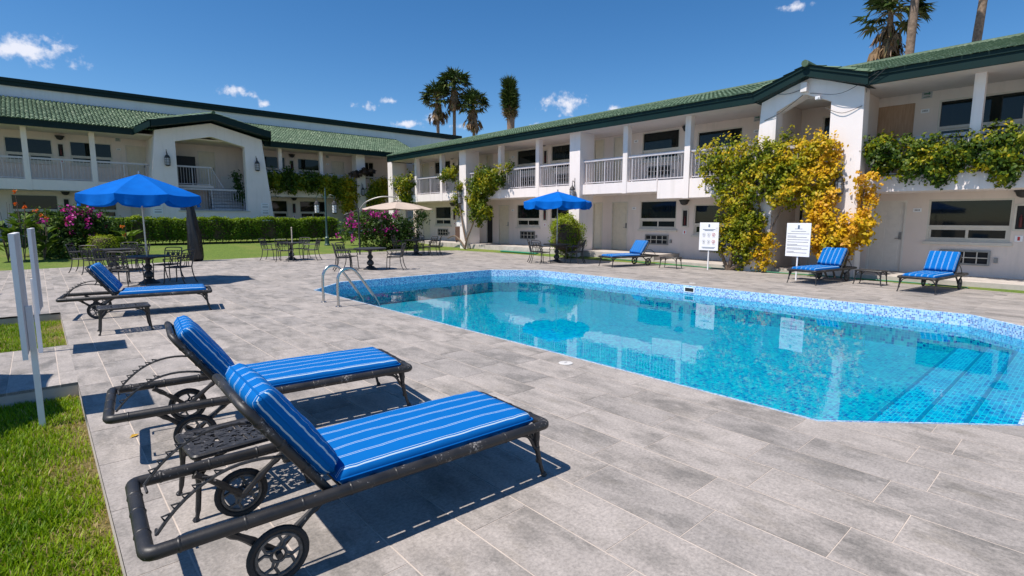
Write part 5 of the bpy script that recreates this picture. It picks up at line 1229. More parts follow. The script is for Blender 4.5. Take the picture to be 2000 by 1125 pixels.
for loc, rz, lb in (((-0.115, 6.18, -0.15), R(-2.2), 'sign with a shade-grey board on a white post at the path edge beside two loungers'), ((-0.10, 8.95, -0.15), R(177), 'sign with a shade-grey board on a white post standing in the small grass square')):
    root = thing('sign_board', lb, 'sign', loc, rz, 'posts with shade-grey signs beside the path')
    MB().box(-0.022, 0.022, -0.022, 0.022, 0, 1.1).build('post', 'white_board', root, world=False)
    MB().bbox(-0.05, -0.026, -0.315, 0.315, 0.70, 1.72, 0.004).build('board', 'signboard_shade_grey', root, world=False)  # board coloured grey for the shade on its visible face
    MB().box(-0.055, -0.02, -0.325, -0.3151, 0.69, 1.73).box(-0.055, -0.02, 0.3151, 0.325, 0.69, 1.73).box(-0.055, -0.02, -0.315, 0.315, 1.7201, 1.73).build('trim', 'white_board', root, world=False)

# ---- lamp post, lanterns
def lantern_mesh(root, loc, s=1.0, par=None, glass='sink_grey'):
    x, y, z = loc
    b = MB().lathe([(0.05 * s, 0.0), (0.095 * s, 0.03 * s), (0.1 * s, 0.05 * s)], (x, y, z), 8).lathe([(0.1 * s, 0.33 * s), (0.105 * s, 0.35 * s), (0.07 * s, 0.43 * s), (0.025 * s, 0.47 * s), (0.012 * s, 0.53 * s)], (x, y, z), 8)
    for k in range(6):
        a = 2 * math.pi * k / 6; b.tube([(x + 0.097 * s * math.cos(a), y + 0.097 * s * math.sin(a), z + 0.04 * s), (x + 0.1 * s * math.cos(a), y + 0.1 * s * math.sin(a), z + 0.34 * s)], 0.007 * s, 5)
    for zz in (0.15, 0.25): b.tube([(x + 0.1 * s * math.cos(2 * math.pi * k / 12), y + 0.1 * s * math.sin(2 * math.pi * k / 12), z + zz * s) for k in range(12)], 0.006 * s, 4, True)
    c = b.build('cage', 'iron_grey', root, world=False)
    MB().lathe([(0.08 * s, 0.05 * s), (0.085 * s, 0.2 * s), (0.08 * s, 0.33 * s)], (x, y, z), 12).build('glass', glass, c, True, world=False)
def wall_lantern(loc, nrm, label, s=1.15):
    """nrm: the way out from the wall"""
    root = thing('wall_lantern', label, 'lantern', loc, 0, 'wrought iron wall lanterns'); n = Vector((*nrm, 0)); o = n * 0.16
    br = MB().tube(spline([(0, 0, 0.85), n * 0.02 + Vector((0, 0, 0.6)), n * 0.05 + Vector((0, 0, 0.45))], 4), 0.014, 6)
    br.tube(spline([Vector((0, 0, 0.62)), n * 0.12 + Vector((0, 0, 0.72)), o + Vector((0, 0, 0.66)), o + Vector((0, 0, 0.5))], 5), 0.012, 6)
    br.build('bracket', 'wire', root, True, world=False); lantern_mesh(root, o + Vector((0, 0, -0.05)), s); return root
wall_lantern((17.58, 15.62, 2.62), (-1, 0), 'iron lantern on the white pillar behind the smaller blue parasol')
wall_lantern((17.58, 23.85, 2.55), (-1, 0), 'iron lantern on the vine clad pillar at the far end of the sunlit wing')
wall_lantern((17.5, 7.58, 2.45), (-1, 0), 'iron lantern half buried in yellow green vine on the sunlit gable')
wall_lantern((17.5, 5.30, 2.45), (-1, 0), 'iron lantern on the bare white gable pillar above the orange vine')
wall_lantern((5.55, 34.3, 4.55), (0, -1), 'iron lantern on the shaded stair gable above the big blue parasol', 1.3)
wall_lantern((10.1, 34.3, 4.55), (0, -1), 'iron lantern on the shaded stair gable beside the green balcony vine', 1.3)
wall_lantern((17.3, 35.3, 3.35), (0, -1), 'iron lantern on the corner pillar under the withered leaves', 1.2)
lp = thing('lamp_post', 'slim dark green lamp post with two hanging lanterns on the lawn', 'street lamp', (11.9, 28.7, 0.2))
MB().lathe([(0.16, 0), (0.16, 0.08), (0.12, 0.12), (0.115, 0.4), (0.13, 0.45), (0.09, 0.5), (0.06, 0.56), (0.05, 1.6), (0.045, 2.95), (0.03, 3.0), (0.045, 3.03), (0.02, 3.1), (0.004, 3.22)], n=14).build('post', 'lamp_post_green', lp, True, world=False)
rv = _rt0
for s in (-1, 1):
    e = rv * (0.48 * s); MB().tube(spline([(0, 0, 2.55), e * 0.5 + Vector((0, 0, 2.78)), e + Vector((0, 0, 2.7)), e + Vector((0, 0, 2.52))], 5), 0.016, 6).build('arm', 'lamp_post_green', lp, True, world=False)
    lantern_mesh(lp, e + Vector((0, 0, 1.75)), 1.5, glass='white_board')

# ---- small things
tag(MB().tube([(-0.9 + 0.33 * math.cos(a) * (1 + 0.04 * math.sin(3 * a)), 10.45 + 0.9 * math.sin(a) * (1 - 0.02 * a), -0.115 + 0.02 * math.sin(a * 1.3)) for a in [i * 0.24 - 1.6 for i in range(36)]], 0.014, 6).build('garden_hose', 'hose_pink', None, True), 'faded pink garden hose looped in the small grass square', 'hose')
hp = [(17.42, 14.0, 0.05), (17.55, 12.8, 0.07), (17.45, 11.6, 0.02), (17.55, 10.3, 0.02), (17.5, 9.1, 0.015), (17.62, 8.2, 0.0), (17.38, 7.2, 0.03), (17.45, 6.0, 0.03), (17.36, 5.0, 0.03), (17.4, 4.0, 0.03), (17.3, 3.0, 0.03), (17.2, 2.2, 0.02)]
tag(MB().tube(spline(hp, 6), 0.017, 6).build('garden_hose', 'hose_green', None, True), 'green garden hose lying along the grass strip before the sunlit wing', 'hose')
tag(MB().bbox(17.45, 17.68, 17.9, 20.5, 0.05, 0.11, 0.02).build('hose_mat', 'hose_green', None), 'flat green mat strip on the grass near the clipped bush', 'mat')
for loc, rz, lb in (((4.56, 4.15, 0.002), 0.3, 'white skimmer lid set in the deck near the striped cushions side'), ((12.95, 7.27, 0.002), 0.0, 'white skimmer lid set in the deck behind the pool skimmer mouth')):
    l_ = thing('skimmer_lid', lb, 'lid', loc, rz, 'round white skimmer lids'); MB().lathe([(0.085, 0.0), (0.085, 0.006), (0.075, 0.009), (0.0, 0.009)], n=20).build('lid', 'lid_white', l_, 40, world=False); MB().box(-0.03, 0.03, -0.006, 0.006, 0.0095, 0.013).build('grip', 'sink_grey', l_, world=False)
lf = MB(); lf.poly([(-0.04, 0, 0.004), (0, -0.022, 0.010), (0.045, 0, 0.006), (0, 0.02, 0.016)]); o = lf.build('fallen_leaf', 'leaf_yellow', None); o.location = (0.43, 4.95, 0.002); o.rotation_euler = (0, 0, 0.6); tag(o, 'single yellow fallen leaf on the deck behind a lounger wheel', 'leaf')
ct = thing('cleaning_cart', 'brown cleaning cart with white box and red bag behind the vine clad pillar', 'cart', (18.6, 25.2, 0.32))
MB().bbox(-0.25, 0.25, -0.42, 0.42, 0.12, 0.92, 0.02).build('body', 'cart_brown', ct, world=False); MB().bbox(-0.2, 0.2, -0.1, 0.35, 0.925, 1.28, 0.02).build('box', 'white_board', ct, world=False)
MB().lathe([(0.06, 0), (0.11, 0.1), (0.1, 0.3), (0.04, 0.45), (0.05, 0.5)], (-0.05, -0.28, 0.925), 10).build('bag', 'red_paint', ct, True, world=False)
for sx in (-1, 1):
    for sy in (-1, 1): MB().tube([(sx * 0.2 - 0.02, sy * 0.34, 0.06), (sx * 0.2 + 0.02, sy * 0.34, 0.06)], 0.06, 10).build('wheel', 'rubber', ct, True, world=False)
# ================================================================== PLANTS
def plant(name, label, cat, base, parts, group=None):
    """parts: list of (part name, mesh in world coordinates)"""
    root = thing(name, label, cat, base, 0, group); off = Matrix.Translation(-Vector(base))
    for pn, me in parts:
        me.transform(off); place(pn, me, root, kind='stuff' if pn in ('flowers', 'leaves') else None)
    return root
def foliage(cs, n, size, mat, tint, shell=0.5, jit=0.25, aspect=0.62, facing=None, name='leaves', sprig=13):
    if sprig > 1:                                    # leaves sit in sprays along short twigs
        m_ = max(8, n // sprig); P0, N0, i0 = blob(cs, m_, shell, jit=0.12); k_ = rng.integers(0, m_, n)
        tw = rng.normal(size=(m_, 3)) + N0 * 0.7; tw[:, 2] -= 0.3; tw /= np.linalg.norm(tw, axis=1)[:, None]
        P = P0[k_] + tw[k_] * (rng.uniform(-0.5, 1.0, n) * size * 2.1)[:, None] + rng.normal(size=(n, 3)) * size * 0.42
        Nn = N0[k_] * 0.8 + rng.normal(size=(n, 3)) * (0.35 + jit); idx = i0[k_]; lift = rng.normal(size=m_)[k_] * 0.06
    else:
        P, Nn, idx = blob(cs, n, shell, jit=jit); lift = 0
    if facing is not None: Nn = Nn + np.asarray(facing)[None] * 1.1
    sz = rng.uniform(size * 0.65, size * 1.3, n); tn = tint(P, idx) + rng.normal(size=n) * 0.06 + lift + 0.06 * np.sin(P[:, 0] * 9 + P[:, 2] * 11) * np.sin(P[:, 1] * 10)
    return leaf_mesh(name, mat, P, Nn, sz, tn, aspect)
def stems(paths, r, mat='bark', name='stems'):
    mb = MB()
    for p in paths: q = spline(p, 5); mb.tube(q, [r * (1 - 0.6 * i / len(q)) for i in range(len(q))], 6)
    return mb.mesh(name, mat, True)
def vineX(X0, cl, t=0.34): return [((X0 + random.uniform(-0.06, 0.06), y, z), (t, r * 1.02, r * 1.02)) for y, z, r in cl]
def vineY(Y0, cl, t=0.34): return [((u, Y0 + random.uniform(-0.06, 0.06), z), (r * 1.02, t, r * 1.02)) for u, z, r in cl]

V1 = [(9.13, 3.82, .51), (8.51, 3.85, .58), (7.82, 3.63, .64), (7.04, 3.72, .59), (6.43, 3.59, .58), (5.87, 3.62, .52), (5.61, 3.74, .29), (9.0, 3.22, .51), (8.29, 3.01, .58), (7.46, 3.04, .64), (6.69, 3.0, .59), (5.96, 2.96, .57), (5.63, 3.01, .37), (8.6, 2.44, .42), (8.15, 2.17, .42), (7.59, 2.57, .4), (6.96, 2.47, .47), (6.5, 2.45, .34), (5.65, 2.35, .42), (5.91, 2.21, .33), (5.75, 1.91, .37)]
V4 = [(8.36, 1.5, .47), (7.93, 1.34, .5), (8.42, .91, .42), (7.9, .85, .47), (8.04, .42, .3), (7.61, 1.67, .32), (8.0, 1.9, .3)]
V4b = [(7.27, 1.02, .23), (7.27, .61, .23), (7.3, .28, .2)]
def tint_v1(P, i): return np.clip(0.43 + 0.34 * np.clip((7.0 - P[:, 1]) / 1.6, 0, 1) + 0.10 * np.sin(P[:, 1] * 4 + P[:, 2] * 5), 0, 0.86) + (rng.random(len(P)) < 0.10) * 0.14
plant('climbing_vine', 'big climbing vine turning from yellow green to gold across the sunlit gable', 'vine', (17.3, 7.3, 0.0), [
    ('leaves', foliage(vineX(17.3, V1, 0.38), 16000, 0.105, 'leaf_vine', tint_v1, 0.35, facing=(-0.7, 0, 0.3))),
    ('leaves', foliage(vineX(17.35, V4b, 0.2), 900, 0.09, 'leaf_vine', lambda P, i: 0.72 + 0 * P[:, 0], 0.3, facing=(-0.6, 0, 0.3))),
    ('stems', stems([[(17.3, 7.3, 0), (17.38, 7.28, 0.9), (17.35, 7.5, 2.0), (17.3, 7.9, 3.2)], [(17.3, 7.3, 0), (17.4, 7.2, 1.2), (17.4, 6.7, 2.3), (17.35, 6.0, 3.3)], [(17.35, 7.4, 1.6), (17.3, 8.2, 2.5), (17.35, 9.0, 3.6), (17.6, 10.2, 4.1)]], 0.035))])
plant('garden_shrub', 'yellow green rounded shrub on dark forked stems behind the pictogram sign', 'shrub', (17.3, 8.45, 0.0), [
    ('leaves', foliage([((17.28, y, z), (0.34, r, r)) for y, z, r in V4], 6000, 0.092, 'leaf_vine', lambda P, i: 0.34 + 0.1 * np.sin(P[:, 1] * 5 + P[:, 2] * 6) + 0.08 + (rng.random(len(P)) < 0.06) * 0.12, 0.4, facing=(-0.4, 0, 0.4))),
    ('stems', stems([[(17.3, 8.45, 0), (17.28, 8.3, 0.3), (17.2, 7.9, 0.8), (17.1, 7.7, 1.4)], [(17.3, 8.45, 0), (17.25, 8.6, 0.4), (17.1, 8.7, 0.9)], [(17.3, 8.42, 0), (17.2, 8.3, 0.5), (17.1, 8.3, 1.3)], [(17.3, 8.4, 0), (17.3, 8.0, 0.25), (17.3, 7.5, 0.5)]], 0.07))])
V3 = [(5.65, 1.38, .37), (5.25, 1.39, .41), (4.85, 1.32, .36), (5.48, .94, .33), (5.02, .96, .36), (4.6, 1.26, .28), (4.5, 1.54, .21), (5.33, .65, .18), (5.5, 1.75, .28)]
V3b = [(4.66, 2.82, .2), (4.65, 2.4, .23), (4.69, 2.04, .23), (4.72, 1.68, .26)]
plant('climbing_vine', 'orange gold autumn vine heaped round the foot of the white gable pillar', 'vine', (17.3, 5.1, 0.0), [
    ('leaves', foliage([((17.05, y, z), (0.42, r, r)) for y, z, r in V3], 3600, 0.115, 'leaf_vine', lambda P, i: 0.80 + 0.06 * np.sin(P[:, 1] * 7), 0.35, facing=(-0.6, 0, 0.4))),
    ('leaves', foliage(vineX(17.42, V3b, 0.22), 1000, 0.11, 'leaf_vine', lambda P, i: 0.88 + 0 * P[:, 0], 0.25, facing=(-0.7, 0, 0.2))),
    ('stems', stems([[(17.3, 5.2, 0), (17.2, 5.3, 0.5), (17.1, 5.4, 1.2)], [(17.3, 5.05, 0), (17.2, 4.9, 0.6), (17.35, 4.75, 1.6), (17.42, 4.66, 2.8)], [(17.28, 5.4, 0), (17.2, 5.6, 0.6), (17.3, 5.7, 1.8)]], 0.03))])
V2 = [(4.58, 3.69, .31), (4.3, 3.59, .42), (3.88, 3.48, .45), (3.43, 3.44, .48), (2.99, 3.34, .5), (2.58, 3.37, .45), (2.19, 3.4, .53), (1.82, 3.43, .55), (1.5, 3.4, .54), (4.45, 3.25, .25), (3.73, 3.06, .34), (3.17, 2.96, .33), (1.86, 2.88, .31), (1.0, 3.4, .5), (0.5, 3.4, .5)]
plant('climbing_vine', 'dark green and yellow vine hanging over the balcony rail below the boarded door', 'vine', (17.9, 3.2, 2.92), [
    ('leaves', foliage(vineX(17.9, V2, 0.36), 12000, 0.098, 'leaf_vine', lambda P, i: 0.22 + 0.16 * np.sin(P[:, 1] * 3 + 1) * np.sin(P[:, 2] * 5) + 0.13 * np.sin(P[:, 1] * 8 + 2) * np.sin(P[:, 2] * 9) + (rng.random(len(P)) < 0.10) * 0.26, 0.35, facing=(-0.7, 0, 0.2))),
    ('stems', stems([[(18.0, 4.6, 3.1), (17.9, 3.6, 3.5), (17.9, 2.6, 3.3), (17.9, 1.2, 3.5)]], 0.025))])
V5 = [(20.7, 3.7, .4), (21.7, 3.5, .5), (22.5, 2.2, .4), (22.3, 3.0, .5), (21.98, 3.87, .47), (21.14, 3.95, .46), (20.15, 4.14, .25), (22.2, 3.23, .48), (21.35, 3.32, .41), (22.21, 2.57, .4), (21.78, 2.03, .37), (22.44, 1.63, .27), (22.8, 3.4, .35), (22.9, 2.7, .3)]
V6 = [(25.44, 4.14, .26), (24.69, 4.18, .36), (23.98, 3.44, .22), (24.2, 2.75, .28), (24.1, 2.19, .25)]
tv = lambda P, i: 0.24 + 0.14 * np.sin(P[:, 1] * 3) * np.sin(P[:, 2] * 4) + 0.05 + (rng.random(len(P)) < 0.10) * 0.2
plant('climbing_vine', 'green vine with a bare twisted trunk climbing the pillar near the cleaning cart', 'vine', (17.45, 23.1, 0.1), [
    ('leaves', foliage(vineX(17.5, V5, 0.40), 8500, 0.125, 'leaf_vine', tv, 0.35, facing=(-0.6, 0, 0.2))), ('leaves', foliage(vineX(17.55, V6, 0.28), 2200, 0.12, 'leaf_vine', tv, 0.35, facing=(-0.6, 0, 0.2))),
    ('stems', stems([[(17.42, 23.4, 0.1), (17.4, 23.2, 0.6), (17.42, 22.7, 1.4), (17.45, 22.3, 2.4), (17.5, 21.8, 3.4)], [(17.42, 23.4, 0.1), (17.4, 23.8, 0.5), (17.42, 24.4, 0.75), (17.4, 25.0, 0.6)], [(17.4, 23.3, 0.5), (17.45, 23.7, 1.6), (17.5, 24.1, 2.8), (17.55, 24.5, 4.0)]], 0.06))])
V7 = [(29.36, 3.99, .44), (30.0, 3.54, .51), (29.71, 2.96, .38), (30.4, 3.9, .4)]
plant('climbing_vine', 'green vine heap on the balcony corner above the beige parasol', 'vine', (17.7, 29.8, 3.17), [('leaves', foliage(vineX(17.6, V7, 0.4), 1800, 0.16, 'leaf_vine', tv, 0.35, facing=(-0.6, -0.2, 0.2))), ('stems', stems([[(17.75, 30.3, 3.2), (17.6, 29.8, 3.6), (17.6, 29.3, 4.1)]], 0.03))])
V8 = [(12.6, 4.0, .55), (13.6, 3.95, .55), (14.6, 3.85, .6), (15.5, 3.7, .6), (16.1, 3.3, .55), (11.8, 4.0, .5), (11.35, 4.15, .44), (12.14, 4.35, .51), (13.11, 4.23, .52), (14.11, 4.12, .5), (14.98, 4.16, .51), (15.75, 4.03, .58), (16.28, 3.88, .5), (16.28, 3.18, .45), (16.2, 2.47, .4), (11.48, 3.68, .38)]
V8b = [(18.2, 3.7, .5), (18.2, 2.86, .48), (18.66, 3.78, .72), (18.23, 3.04, .65), (19.28, 4.17, .51)]
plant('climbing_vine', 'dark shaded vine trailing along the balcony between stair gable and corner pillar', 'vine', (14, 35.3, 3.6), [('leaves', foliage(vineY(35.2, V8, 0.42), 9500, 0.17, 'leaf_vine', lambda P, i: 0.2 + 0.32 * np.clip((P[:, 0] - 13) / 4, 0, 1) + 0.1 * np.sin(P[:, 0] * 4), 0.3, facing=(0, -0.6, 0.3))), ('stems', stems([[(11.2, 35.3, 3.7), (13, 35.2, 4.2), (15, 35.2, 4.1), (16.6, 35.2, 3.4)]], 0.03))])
plant('climbing_vine', 'gold green vine spilling off the balcony right of the corner pillar', 'vine', (18.3, 35.1, 3.6), [('leaves', foliage(vineY(35.0, V8b, 0.42), 3000, 0.17, 'leaf_vine', lambda P, i: 0.36 + 0.22 * np.clip((P[:, 0] - 17.8) / 1.2, 0, 1), 0.3, facing=(-0.2, -0.6, 0.3))), ('stems', stems([[(17.8, 35.2, 3.7), (18.4, 35.0, 3.9), (19.3, 35.1, 4.2)]], 0.03))])
plant('potted_climber', 'small dark climber on the stair landing inside the gable', 'vine', (9.35, 35.0, 2.15), [('leaves', foliage([((9.3, 35.05, 3.1), (0.24, 0.2, 0.5)), ((9.25, 35.05, 3.7), (0.2, 0.18, 0.4)), ((9.1, 35.05, 4.2), (0.13, 0.12, 0.3))], 900, 0.13, 'leaf_green', lambda P, i: 0.4 + 0 * P[:, 0])), ('stems', stems([[(9.35, 35.0, 2.15), (9.3, 35.05, 3.0), (9.2, 35.05, 4.2)]], 0.02))])

# withered leaves on the corner pillar
wl_ = thing('withered_leaves', 'dark brown withered leaf bundle sticking out from the corner pillar', 'dead leaves', (17.2, 35.28, 4.55))
for c, r in (((16.75, 35.0, 4.75), (0.42, 0.2, 0.2)), ((17.45, 35.0, 4.95), (0.35, 0.2, 0.22)), ((17.9, 35.0, 5.0), (0.28, 0.15, 0.1))):
    me = foliage([(c, r)], 70, 0.34, 'leaf_palm', lambda P, i: 0.9 + 0 * P[:, 0], 0.1, sprig=1); me.materials[0] = MAT['withered']; me.transform(Matrix.Translation(-Vector((17.2, 35.28, 4.55)))); place('leaf_bundle', me, wl_)

# clipped ball bush
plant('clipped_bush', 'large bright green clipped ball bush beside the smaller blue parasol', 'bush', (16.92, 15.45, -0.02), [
    ('leaves', foliage([((16.9, 15.45, 0.98), (0.66, 0.76, 0.84)), ((16.9, 15.5, 1.4), (0.52, 0.58, 0.46))], 9000, 0.075, 'leaf_box', lambda P, i: 0.84 + 0.2 * np.clip((P[:, 2] - 0.8) / 0.9, -0.6, 1) + 0.12 * np.sin(P[:, 1] * 6) * np.sin(P[:, 2] * 5), 0.72, jit=0.3, aspect=0.4, sprig=1)),  # leaf tint raised to offset the parasol's shade, lighter towards the top
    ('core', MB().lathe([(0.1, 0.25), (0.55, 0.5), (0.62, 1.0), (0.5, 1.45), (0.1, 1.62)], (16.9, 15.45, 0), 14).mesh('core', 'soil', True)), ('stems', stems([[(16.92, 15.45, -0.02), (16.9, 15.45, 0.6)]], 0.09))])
# hedge
hz = lambda y: lawn_z(0, y)
hx0, hx1, hy0, hy1 = 0.2, 13.6, 31.0, 32.0
n = 26000; f_ = rng.random(n); P = np.empty((n, 3)); Nn = np.zeros((n, 3))
side = rng.choice(3, n, p=(0.55, 0.40, 0.05)); x = rng.uniform(hx0, hx1, n); bump = 0.07 * np.sin(x * 2.1) + 0.05 * np.sin(x * 5.3 + 1) + 0.03 * np.sin(x * 11)
zt = 1.66 + bump * 0.6; fz = rng.random(n)
P[:, 0] = x; P[:, 1] = np.where(side == 0, hy0 + bump + rng.normal(size=n) * 0.06 + 0.1 * (1 - fz), rng.uniform(hy0, hy1, n)); P[:, 2] = np.where(side == 0, 0.55 + (zt - 0.55) * fz, zt + rng.normal(size=n) * 0.045)
Nn[side == 0] = (0, -1, 0.35); Nn[side != 0] = (0, 0, 1); Nn += rng.normal(size=(n, 3)) * 0.55
hl = leaf_mesh('leaves', 'leaf_box', P, Nn, rng.uniform(0.06, 0.125, n), 0.42 + 0.35 * (side != 0) + rng.normal(size=n) * 0.14 + 0.12 * np.sin(x * 3) * np.sin(P[:, 2] * 6), 0.5)  # top leaves tinted lighter, painting the hedge top as sunlit
hc = MB().box(hx0 + 0.05, hx1 - 0.05, hy0 + 0.12, hy1, 0.62, 1.56)
for k in range(44): xx = hx0 + 0.2 + k * 0.3; hc.tube([(xx, 31.45, 0.35), (xx + 0.05, 31.4, 0.66)], 0.022, 5)
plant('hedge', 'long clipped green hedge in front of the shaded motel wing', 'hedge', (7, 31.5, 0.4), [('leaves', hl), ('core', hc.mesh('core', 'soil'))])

# flowering bushes
def bract_spots(cs, n, frac):
    P, Nn, idx = blob(cs, n, 0.92); ctr = P[rng.choice(n, max(4, int(n * frac * 2)))]
    k = rng.integers(0, len(ctr), n); return ctr[k] + rng.normal(size=(n, 3)) * 0.075, Nn
BL = [((-0.2, 28.5, 1.22), (.62, .6, .62)), ((.41, 28.5, 1.21), (.72, .6, .72)), ((1.06, 28.4, 1.31), (.8, .65, .8)), ((1.72, 28.5, 1.3), (.75, .6, .75)), ((2.23, 28.4, 1.19), (.6, .6, .62)), ((.85, 28.0, .68), (.5, .5, .46)), ((.2, 28, .6), (.45, .45, .41))]
Pb, Nb = bract_spots([BL[2], BL[3], BL[1]], 520, 0.035); Pb[:, 1] -= 0.1
plant('bougainvillea', 'bougainvillea bush with magenta flowers between orange cannas and the hedge', 'flowering bush', (1.0, 28.5, 0.2), [('leaves', foliage(BL, 9500, 0.115, 'leaf_green', lambda P, i: 0.42 + 0.22 * np.sin(P[:, 0] * 3) * np.sin(P[:, 2] * 5) + 0.2 * (i == 1), 0.5)), ('flowers', leaf_mesh('flowers', 'bract', Pb, Nb + np.array([0, -.8, .4]), rng.uniform(.08, .14, len(Pb)), rng.random(len(Pb)), 0.8)), ('stems', stems([[(1, 28.5, 0.2), (0.6, 28.4, 0.9), (0.2, 28.4, 1.4)], [(1, 28.5, 0.2), (1.4, 28.4, 0.8), (1.8, 28.3, 1.5)]], 0.05))])
BR = [((12.14, 26.4, 1.0), (.55, .55, .5)), ((13.01, 26.5, 1.35), (.85, .7, .75)), ((13.91, 26.6, 1.3), (.95, .75, .85)), ((14.84, 26.5, 1.15), (.95, .75, .85)), ((15.6, 26.4, .95), (.75, .65, .7)), ((16.4, 26.3, 1.75), (.4, .4, .4)), ((13.27, 26, .5), (.65, .6, .5)), ((14.8, 26, .45), (.7, .6, .5))]
Pb, Nb = bract_spots([BR[0], BR[1], BR[2], BR[3]], 700, 0.04); Pb[:, 1] -= 0.15; Pb[:, 0] -= 0.1
plant('bougainvillea', 'sprawling bougainvillea with magenta flowers below the beige parasol', 'flowering bush', (14, 26.5, 0.1), [('leaves', foliage(BR, 11500, 0.11, 'leaf_green', lambda P, i: 0.55 - 0.10 * (P[:, 0] - 13) + 0.2 * np.sin(P[:, 0] * 4) * np.sin(P[:, 2] * 5), 0.5)), ('flowers', leaf_mesh('flowers', 'bract', Pb, Nb + np.array([-.3, -.8, .4]), rng.uniform(.085, .15, len(Pb)), rng.random(len(Pb)), 0.8)), ('stems', stems([[(14, 26.5, .1), (13.4, 26.4, .9), (12.4, 26.4, 1.5)], [(14, 26.5, .1), (14.8, 26.4, 1.0), (16.3, 26.3, 1.9), (16.7, 26.2, 2.3)], [(14, 26.5, .1), (13.8, 26.4, 1.2), (12.8, 26.4, 2.0)]], 0.05))])
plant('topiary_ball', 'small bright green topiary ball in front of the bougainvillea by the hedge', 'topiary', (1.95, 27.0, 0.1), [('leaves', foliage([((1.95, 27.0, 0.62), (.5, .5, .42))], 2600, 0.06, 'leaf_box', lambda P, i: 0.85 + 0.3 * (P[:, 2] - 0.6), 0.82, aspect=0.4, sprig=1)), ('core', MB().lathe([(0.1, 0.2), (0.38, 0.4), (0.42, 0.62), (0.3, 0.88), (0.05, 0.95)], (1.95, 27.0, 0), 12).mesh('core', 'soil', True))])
plant('ground_cover_clump', 'low dark green clump at the foot of the bougainvillea near the lawn', 'bush', (0.9, 27.3, 0.1), [('leaves', foliage([((0.6, 27.3, 0.3), (.6, .4, .25)), ((1.3, 27.4, 0.25), (.4, .35, .22)), ((2.8, 27.8, .4), (.5, .4, .35))], 1800, 0.09, 'leaf_green', lambda P, i: 0.5 + 0 * P[:, 0], 0.5))])
# canna lilies: broad leaves on stalks, orange heads
def canna(c, h, label, heads):
    pos, nr, al, sz = [], [], [], []
    st_p = []; fp = []
    for k in range(7):
        a = random.uniform(0, 6.28); top = Vector((c[0] + 0.22 * math.cos(a), c[1] + 0.2 * math.sin(a), c[2] + h * random.uniform(0.6, 1.0)))
        st_p.append([c, Vector(c).lerp(top, 0.5) + Vector((0.03, 0, 0)), top])
        for q in range(5):
            b = random.uniform(0, 6.28); z = c[2] + h * (0.2 + 0.45 * random.random()); d = Vector((math.cos(b), math.sin(b), 0.75)); p = Vector((c[0], c[1], z)) + Vector((math.cos(b), math.sin(b), 0.2)) * 0.25 + Vector((0.22 * math.cos(a), 0.2 * math.sin(a), 0)) * 0.6
            pos.append(p); al.append(d); nr.append(Vector((-0.75 * math.cos(b), -0.75 * math.sin(b), 1))); sz.append(random.uniform(0.38, 0.6))
        if k < heads:
            for q in range(14): fp.append(top + Vector((random.gauss(0, .03), random.gauss(0, .03), random.gauss(0.02, .035))))
    parts = [('leaves', leaf_mesh('leaves', 'leaf_green', [tuple(p) for p in pos], [tuple(p) for p in nr], sz, rng.uniform(0.5, 0.9, len(pos)), 0.42, np.array([tuple(p) for p in al]))), ('stems', stems(st_p, 0.014, 'hose_green' if False else 'bark'))]
    if fp: parts.append(('flowers', leaf_mesh('flowers', 'flower_orange', [tuple(p) for p in fp], rng.normal(size=(len(fp), 3)), rng.uniform(.05, .09, len(fp)), rng.random(len(fp)), 0.8)))
    plant('canna_lily', label, 'flower', tuple(c), parts, 'orange canna lilies in the flower bed')
for c, h, hd, lb in (((-0.45, 26.6, 0.1), 2.6, 4, 'tallest canna lily with a cluster of orange heads in the flower bed'), ((-0.9, 26.9, 0.1), 2.2, 2, 'canna lily at the outer end of the flower bed, few orange heads'), ((0.1, 27.0, 0.1), 2.0, 3, 'canna lily with orange heads rising against the bougainvillea'), ((2.75, 27.3, 0.1), 1.55, 2, 'short canna lily with orange heads next to the topiary ball')): canna(c, h, lb, hd)

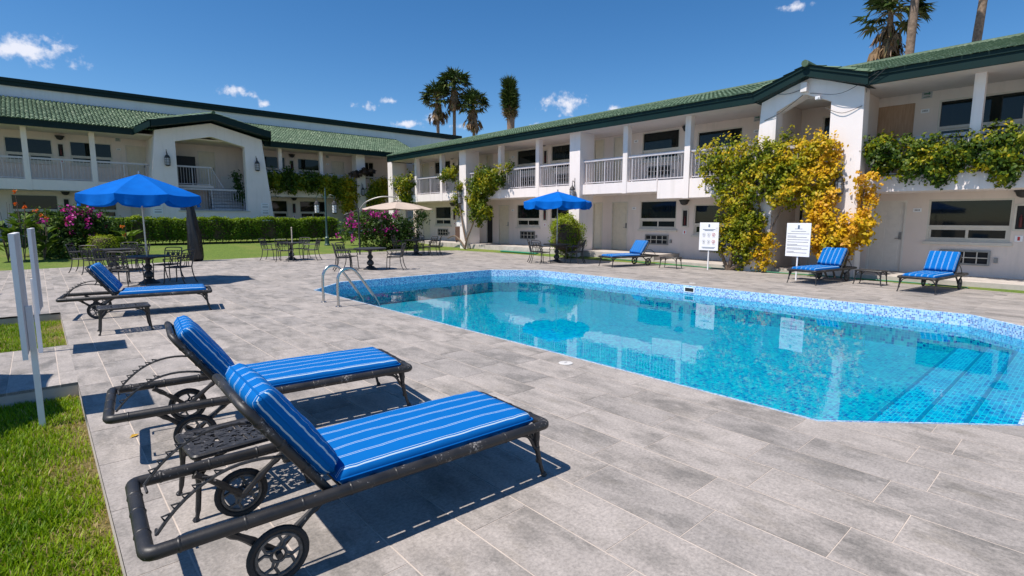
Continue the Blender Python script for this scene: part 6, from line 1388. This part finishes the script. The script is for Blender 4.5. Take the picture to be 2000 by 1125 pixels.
# ---- palms and a tree yucca beyond the roofs
def fan_palm(base, h, cr, label, group, lean=(0, 0), nf=58, skirt=36, r0=0.26):
    base = Vector(base); top = base + Vector((lean[0], lean[1], h)); mb = MB(); rs = []
    path = [base.lerp(top, t) + Vector((0.15 * math.sin(3 * t + h), 0.1 * math.sin(2 * t), 0)) for t in [i / 14 for i in range(15)]]; top = path[-1]
    mb.tube(path, [r0 * (1.25 - 0.45 * i / 14) * (1 + 0.06 * (i % 2)) for i in range(15)], 9)
    P, Nn, A, S, T = [], [], [], [], []
    for k in range(nf + skirt):
        az = random.uniform(0, 2 * math.pi); dead = k >= nf
        el = R(random.uniform(-30, 82)) if not dead else R(random.uniform(-88, -55))
        d = Vector((math.cos(az) * math.cos(el), math.sin(az) * math.cos(el), math.sin(el)))
        L = cr * random.uniform(0.42, 0.6) if not dead else cr * random.uniform(0.25, 0.8)
        o = top + Vector((0, 0, -0.1 if not dead else -random.uniform(0.1, 0.5) * cr)) + (Vector((d.x, d.y, 0)) * (r0 * 0.6))
        hub = o + d * L + Vector((0, 0, -0.10 * L))
        sidev = d.cross(Vector((0, 0, 1))); sidev = sidev.normalized() if sidev.length > 1e-3 else Vector((1, 0, 0)); nv = sidev.cross(d).normalized()
        P.append(o.lerp(hub, 0.5)); Nn.append(nv); A.append(d); S.append(L); T.append(0.6 if not dead else 0.85)
        NL = 13
        for j in range(NL):
            t = (j / (NL - 1) - 0.5) * R(175 if not dead else 70); dl = (d * math.cos(t) + sidev * math.sin(t)); ll = cr * random.uniform(0.42, 0.56) * (0.75 + 0.25 * math.cos(t))
            dl = (dl + Vector((0, 0, -0.32 - 0.3 * random.random()))).normalized(); P.append(hub + dl * ll * 0.5); Nn.append(nv + Vector((random.gauss(0, .3), random.gauss(0, .3), random.gauss(0, .3)))); A.append(dl); S.append(ll)
            T.append((0.25 + 0.12 * random.gauss(0, 1) + (0.15 if el < 0 else 0)) if not dead else 0.8 + 0.12 * random.gauss(0, 1))
    asp = 0.19
    me = leaf_mesh('crown', 'leaf_palm', [tuple(p) for p in P], [tuple(p) for p in Nn], S, T, asp, np.array([tuple(a) for a in A]))
    plant('fan_palm', label, 'palm tree', tuple(base), [('trunk', mb.mesh('trunk', 'palm_bark', True)), ('crown', me)], group)
GP = 'fan palms beyond the roofs'
fan_palm((46.9, 69.4, -.2), 20.2, 2.7, 'shaggy fan palm beyond the far roof corner, shorter neighbour of the tallest one', GP)
fan_palm((48.9, 67.9, -.2), 22.3, 2.8, 'tallest fan palm of the trio beyond the far roof corner', GP)
fan_palm((50.8, 65.7, -.2), 19.2, 2.7, 'fan palm of the roof corner trio standing next to the tree yucca', GP)
fan_palm((43.4, 10.9, -.2), 15.6, 2.3, 'fan palm with drooping crown behind the roof of the sunlit wing', GP, nf=40, r0=0.2)
fan_palm((37.8, 8.6, -.2), 19.6, 2.4, 'fan palm with a thick bare speckled trunk behind the sunlit roof', GP, lean=(0.3, -0.2), r0=0.22)
fan_palm((40.6, 6.55, -.2), 19.6, 2.4, 'leaning fan palm with a smooth bare trunk behind the sunlit roof', GP, lean=(0.5, -0.9), r0=0.22)
base = Vector((55.0, 62.0, -.2)); n = 3000; d = rng.normal(size=(n, 3)); d /= np.linalg.norm(d, axis=1)[:, None]
zc = rng.uniform(17.2, 21.6, n); ctr = np.stack([np.full(n, base.x) - 0.1 * (zc - 17), np.full(n, base.y) + 0.0 * zc, zc], 1); d[:, 2] = d[:, 2] * 0.5 + 0.25 + 0.55 * (zc > 20.6) - 0.55 * (zc < 18.2); d /= np.linalg.norm(d, axis=1)[:, None]
ln = rng.uniform(1.1, 1.8, n) * (0.75 + 0.25 * np.clip((zc - 17.2) / 1.5, 0, 1)); ym = leaf_mesh('crown', 'leaf_palm', ctr + d * ln[:, None] * 0.55, np.cross(d, rng.normal(size=(n, 3))), ln, 0.3 + rng.normal(size=n) * 0.08 + 0.35 * (zc < 18.3), 0.085, d)
plant('tree_yucca', 'spiky tree yucca with one tall club shaped head beyond the sunlit roof', 'tree', tuple(base), [('trunk', MB().tube([base, base + Vector((0, 0, 14)), base + Vector((0, 0, 17.2)), base + Vector((-.3, 0, 19.5))], [0.5, 0.55, 0.62, 0.25], 10).mesh('trunk', 'palm_bark', True)), ('crown', ym)])
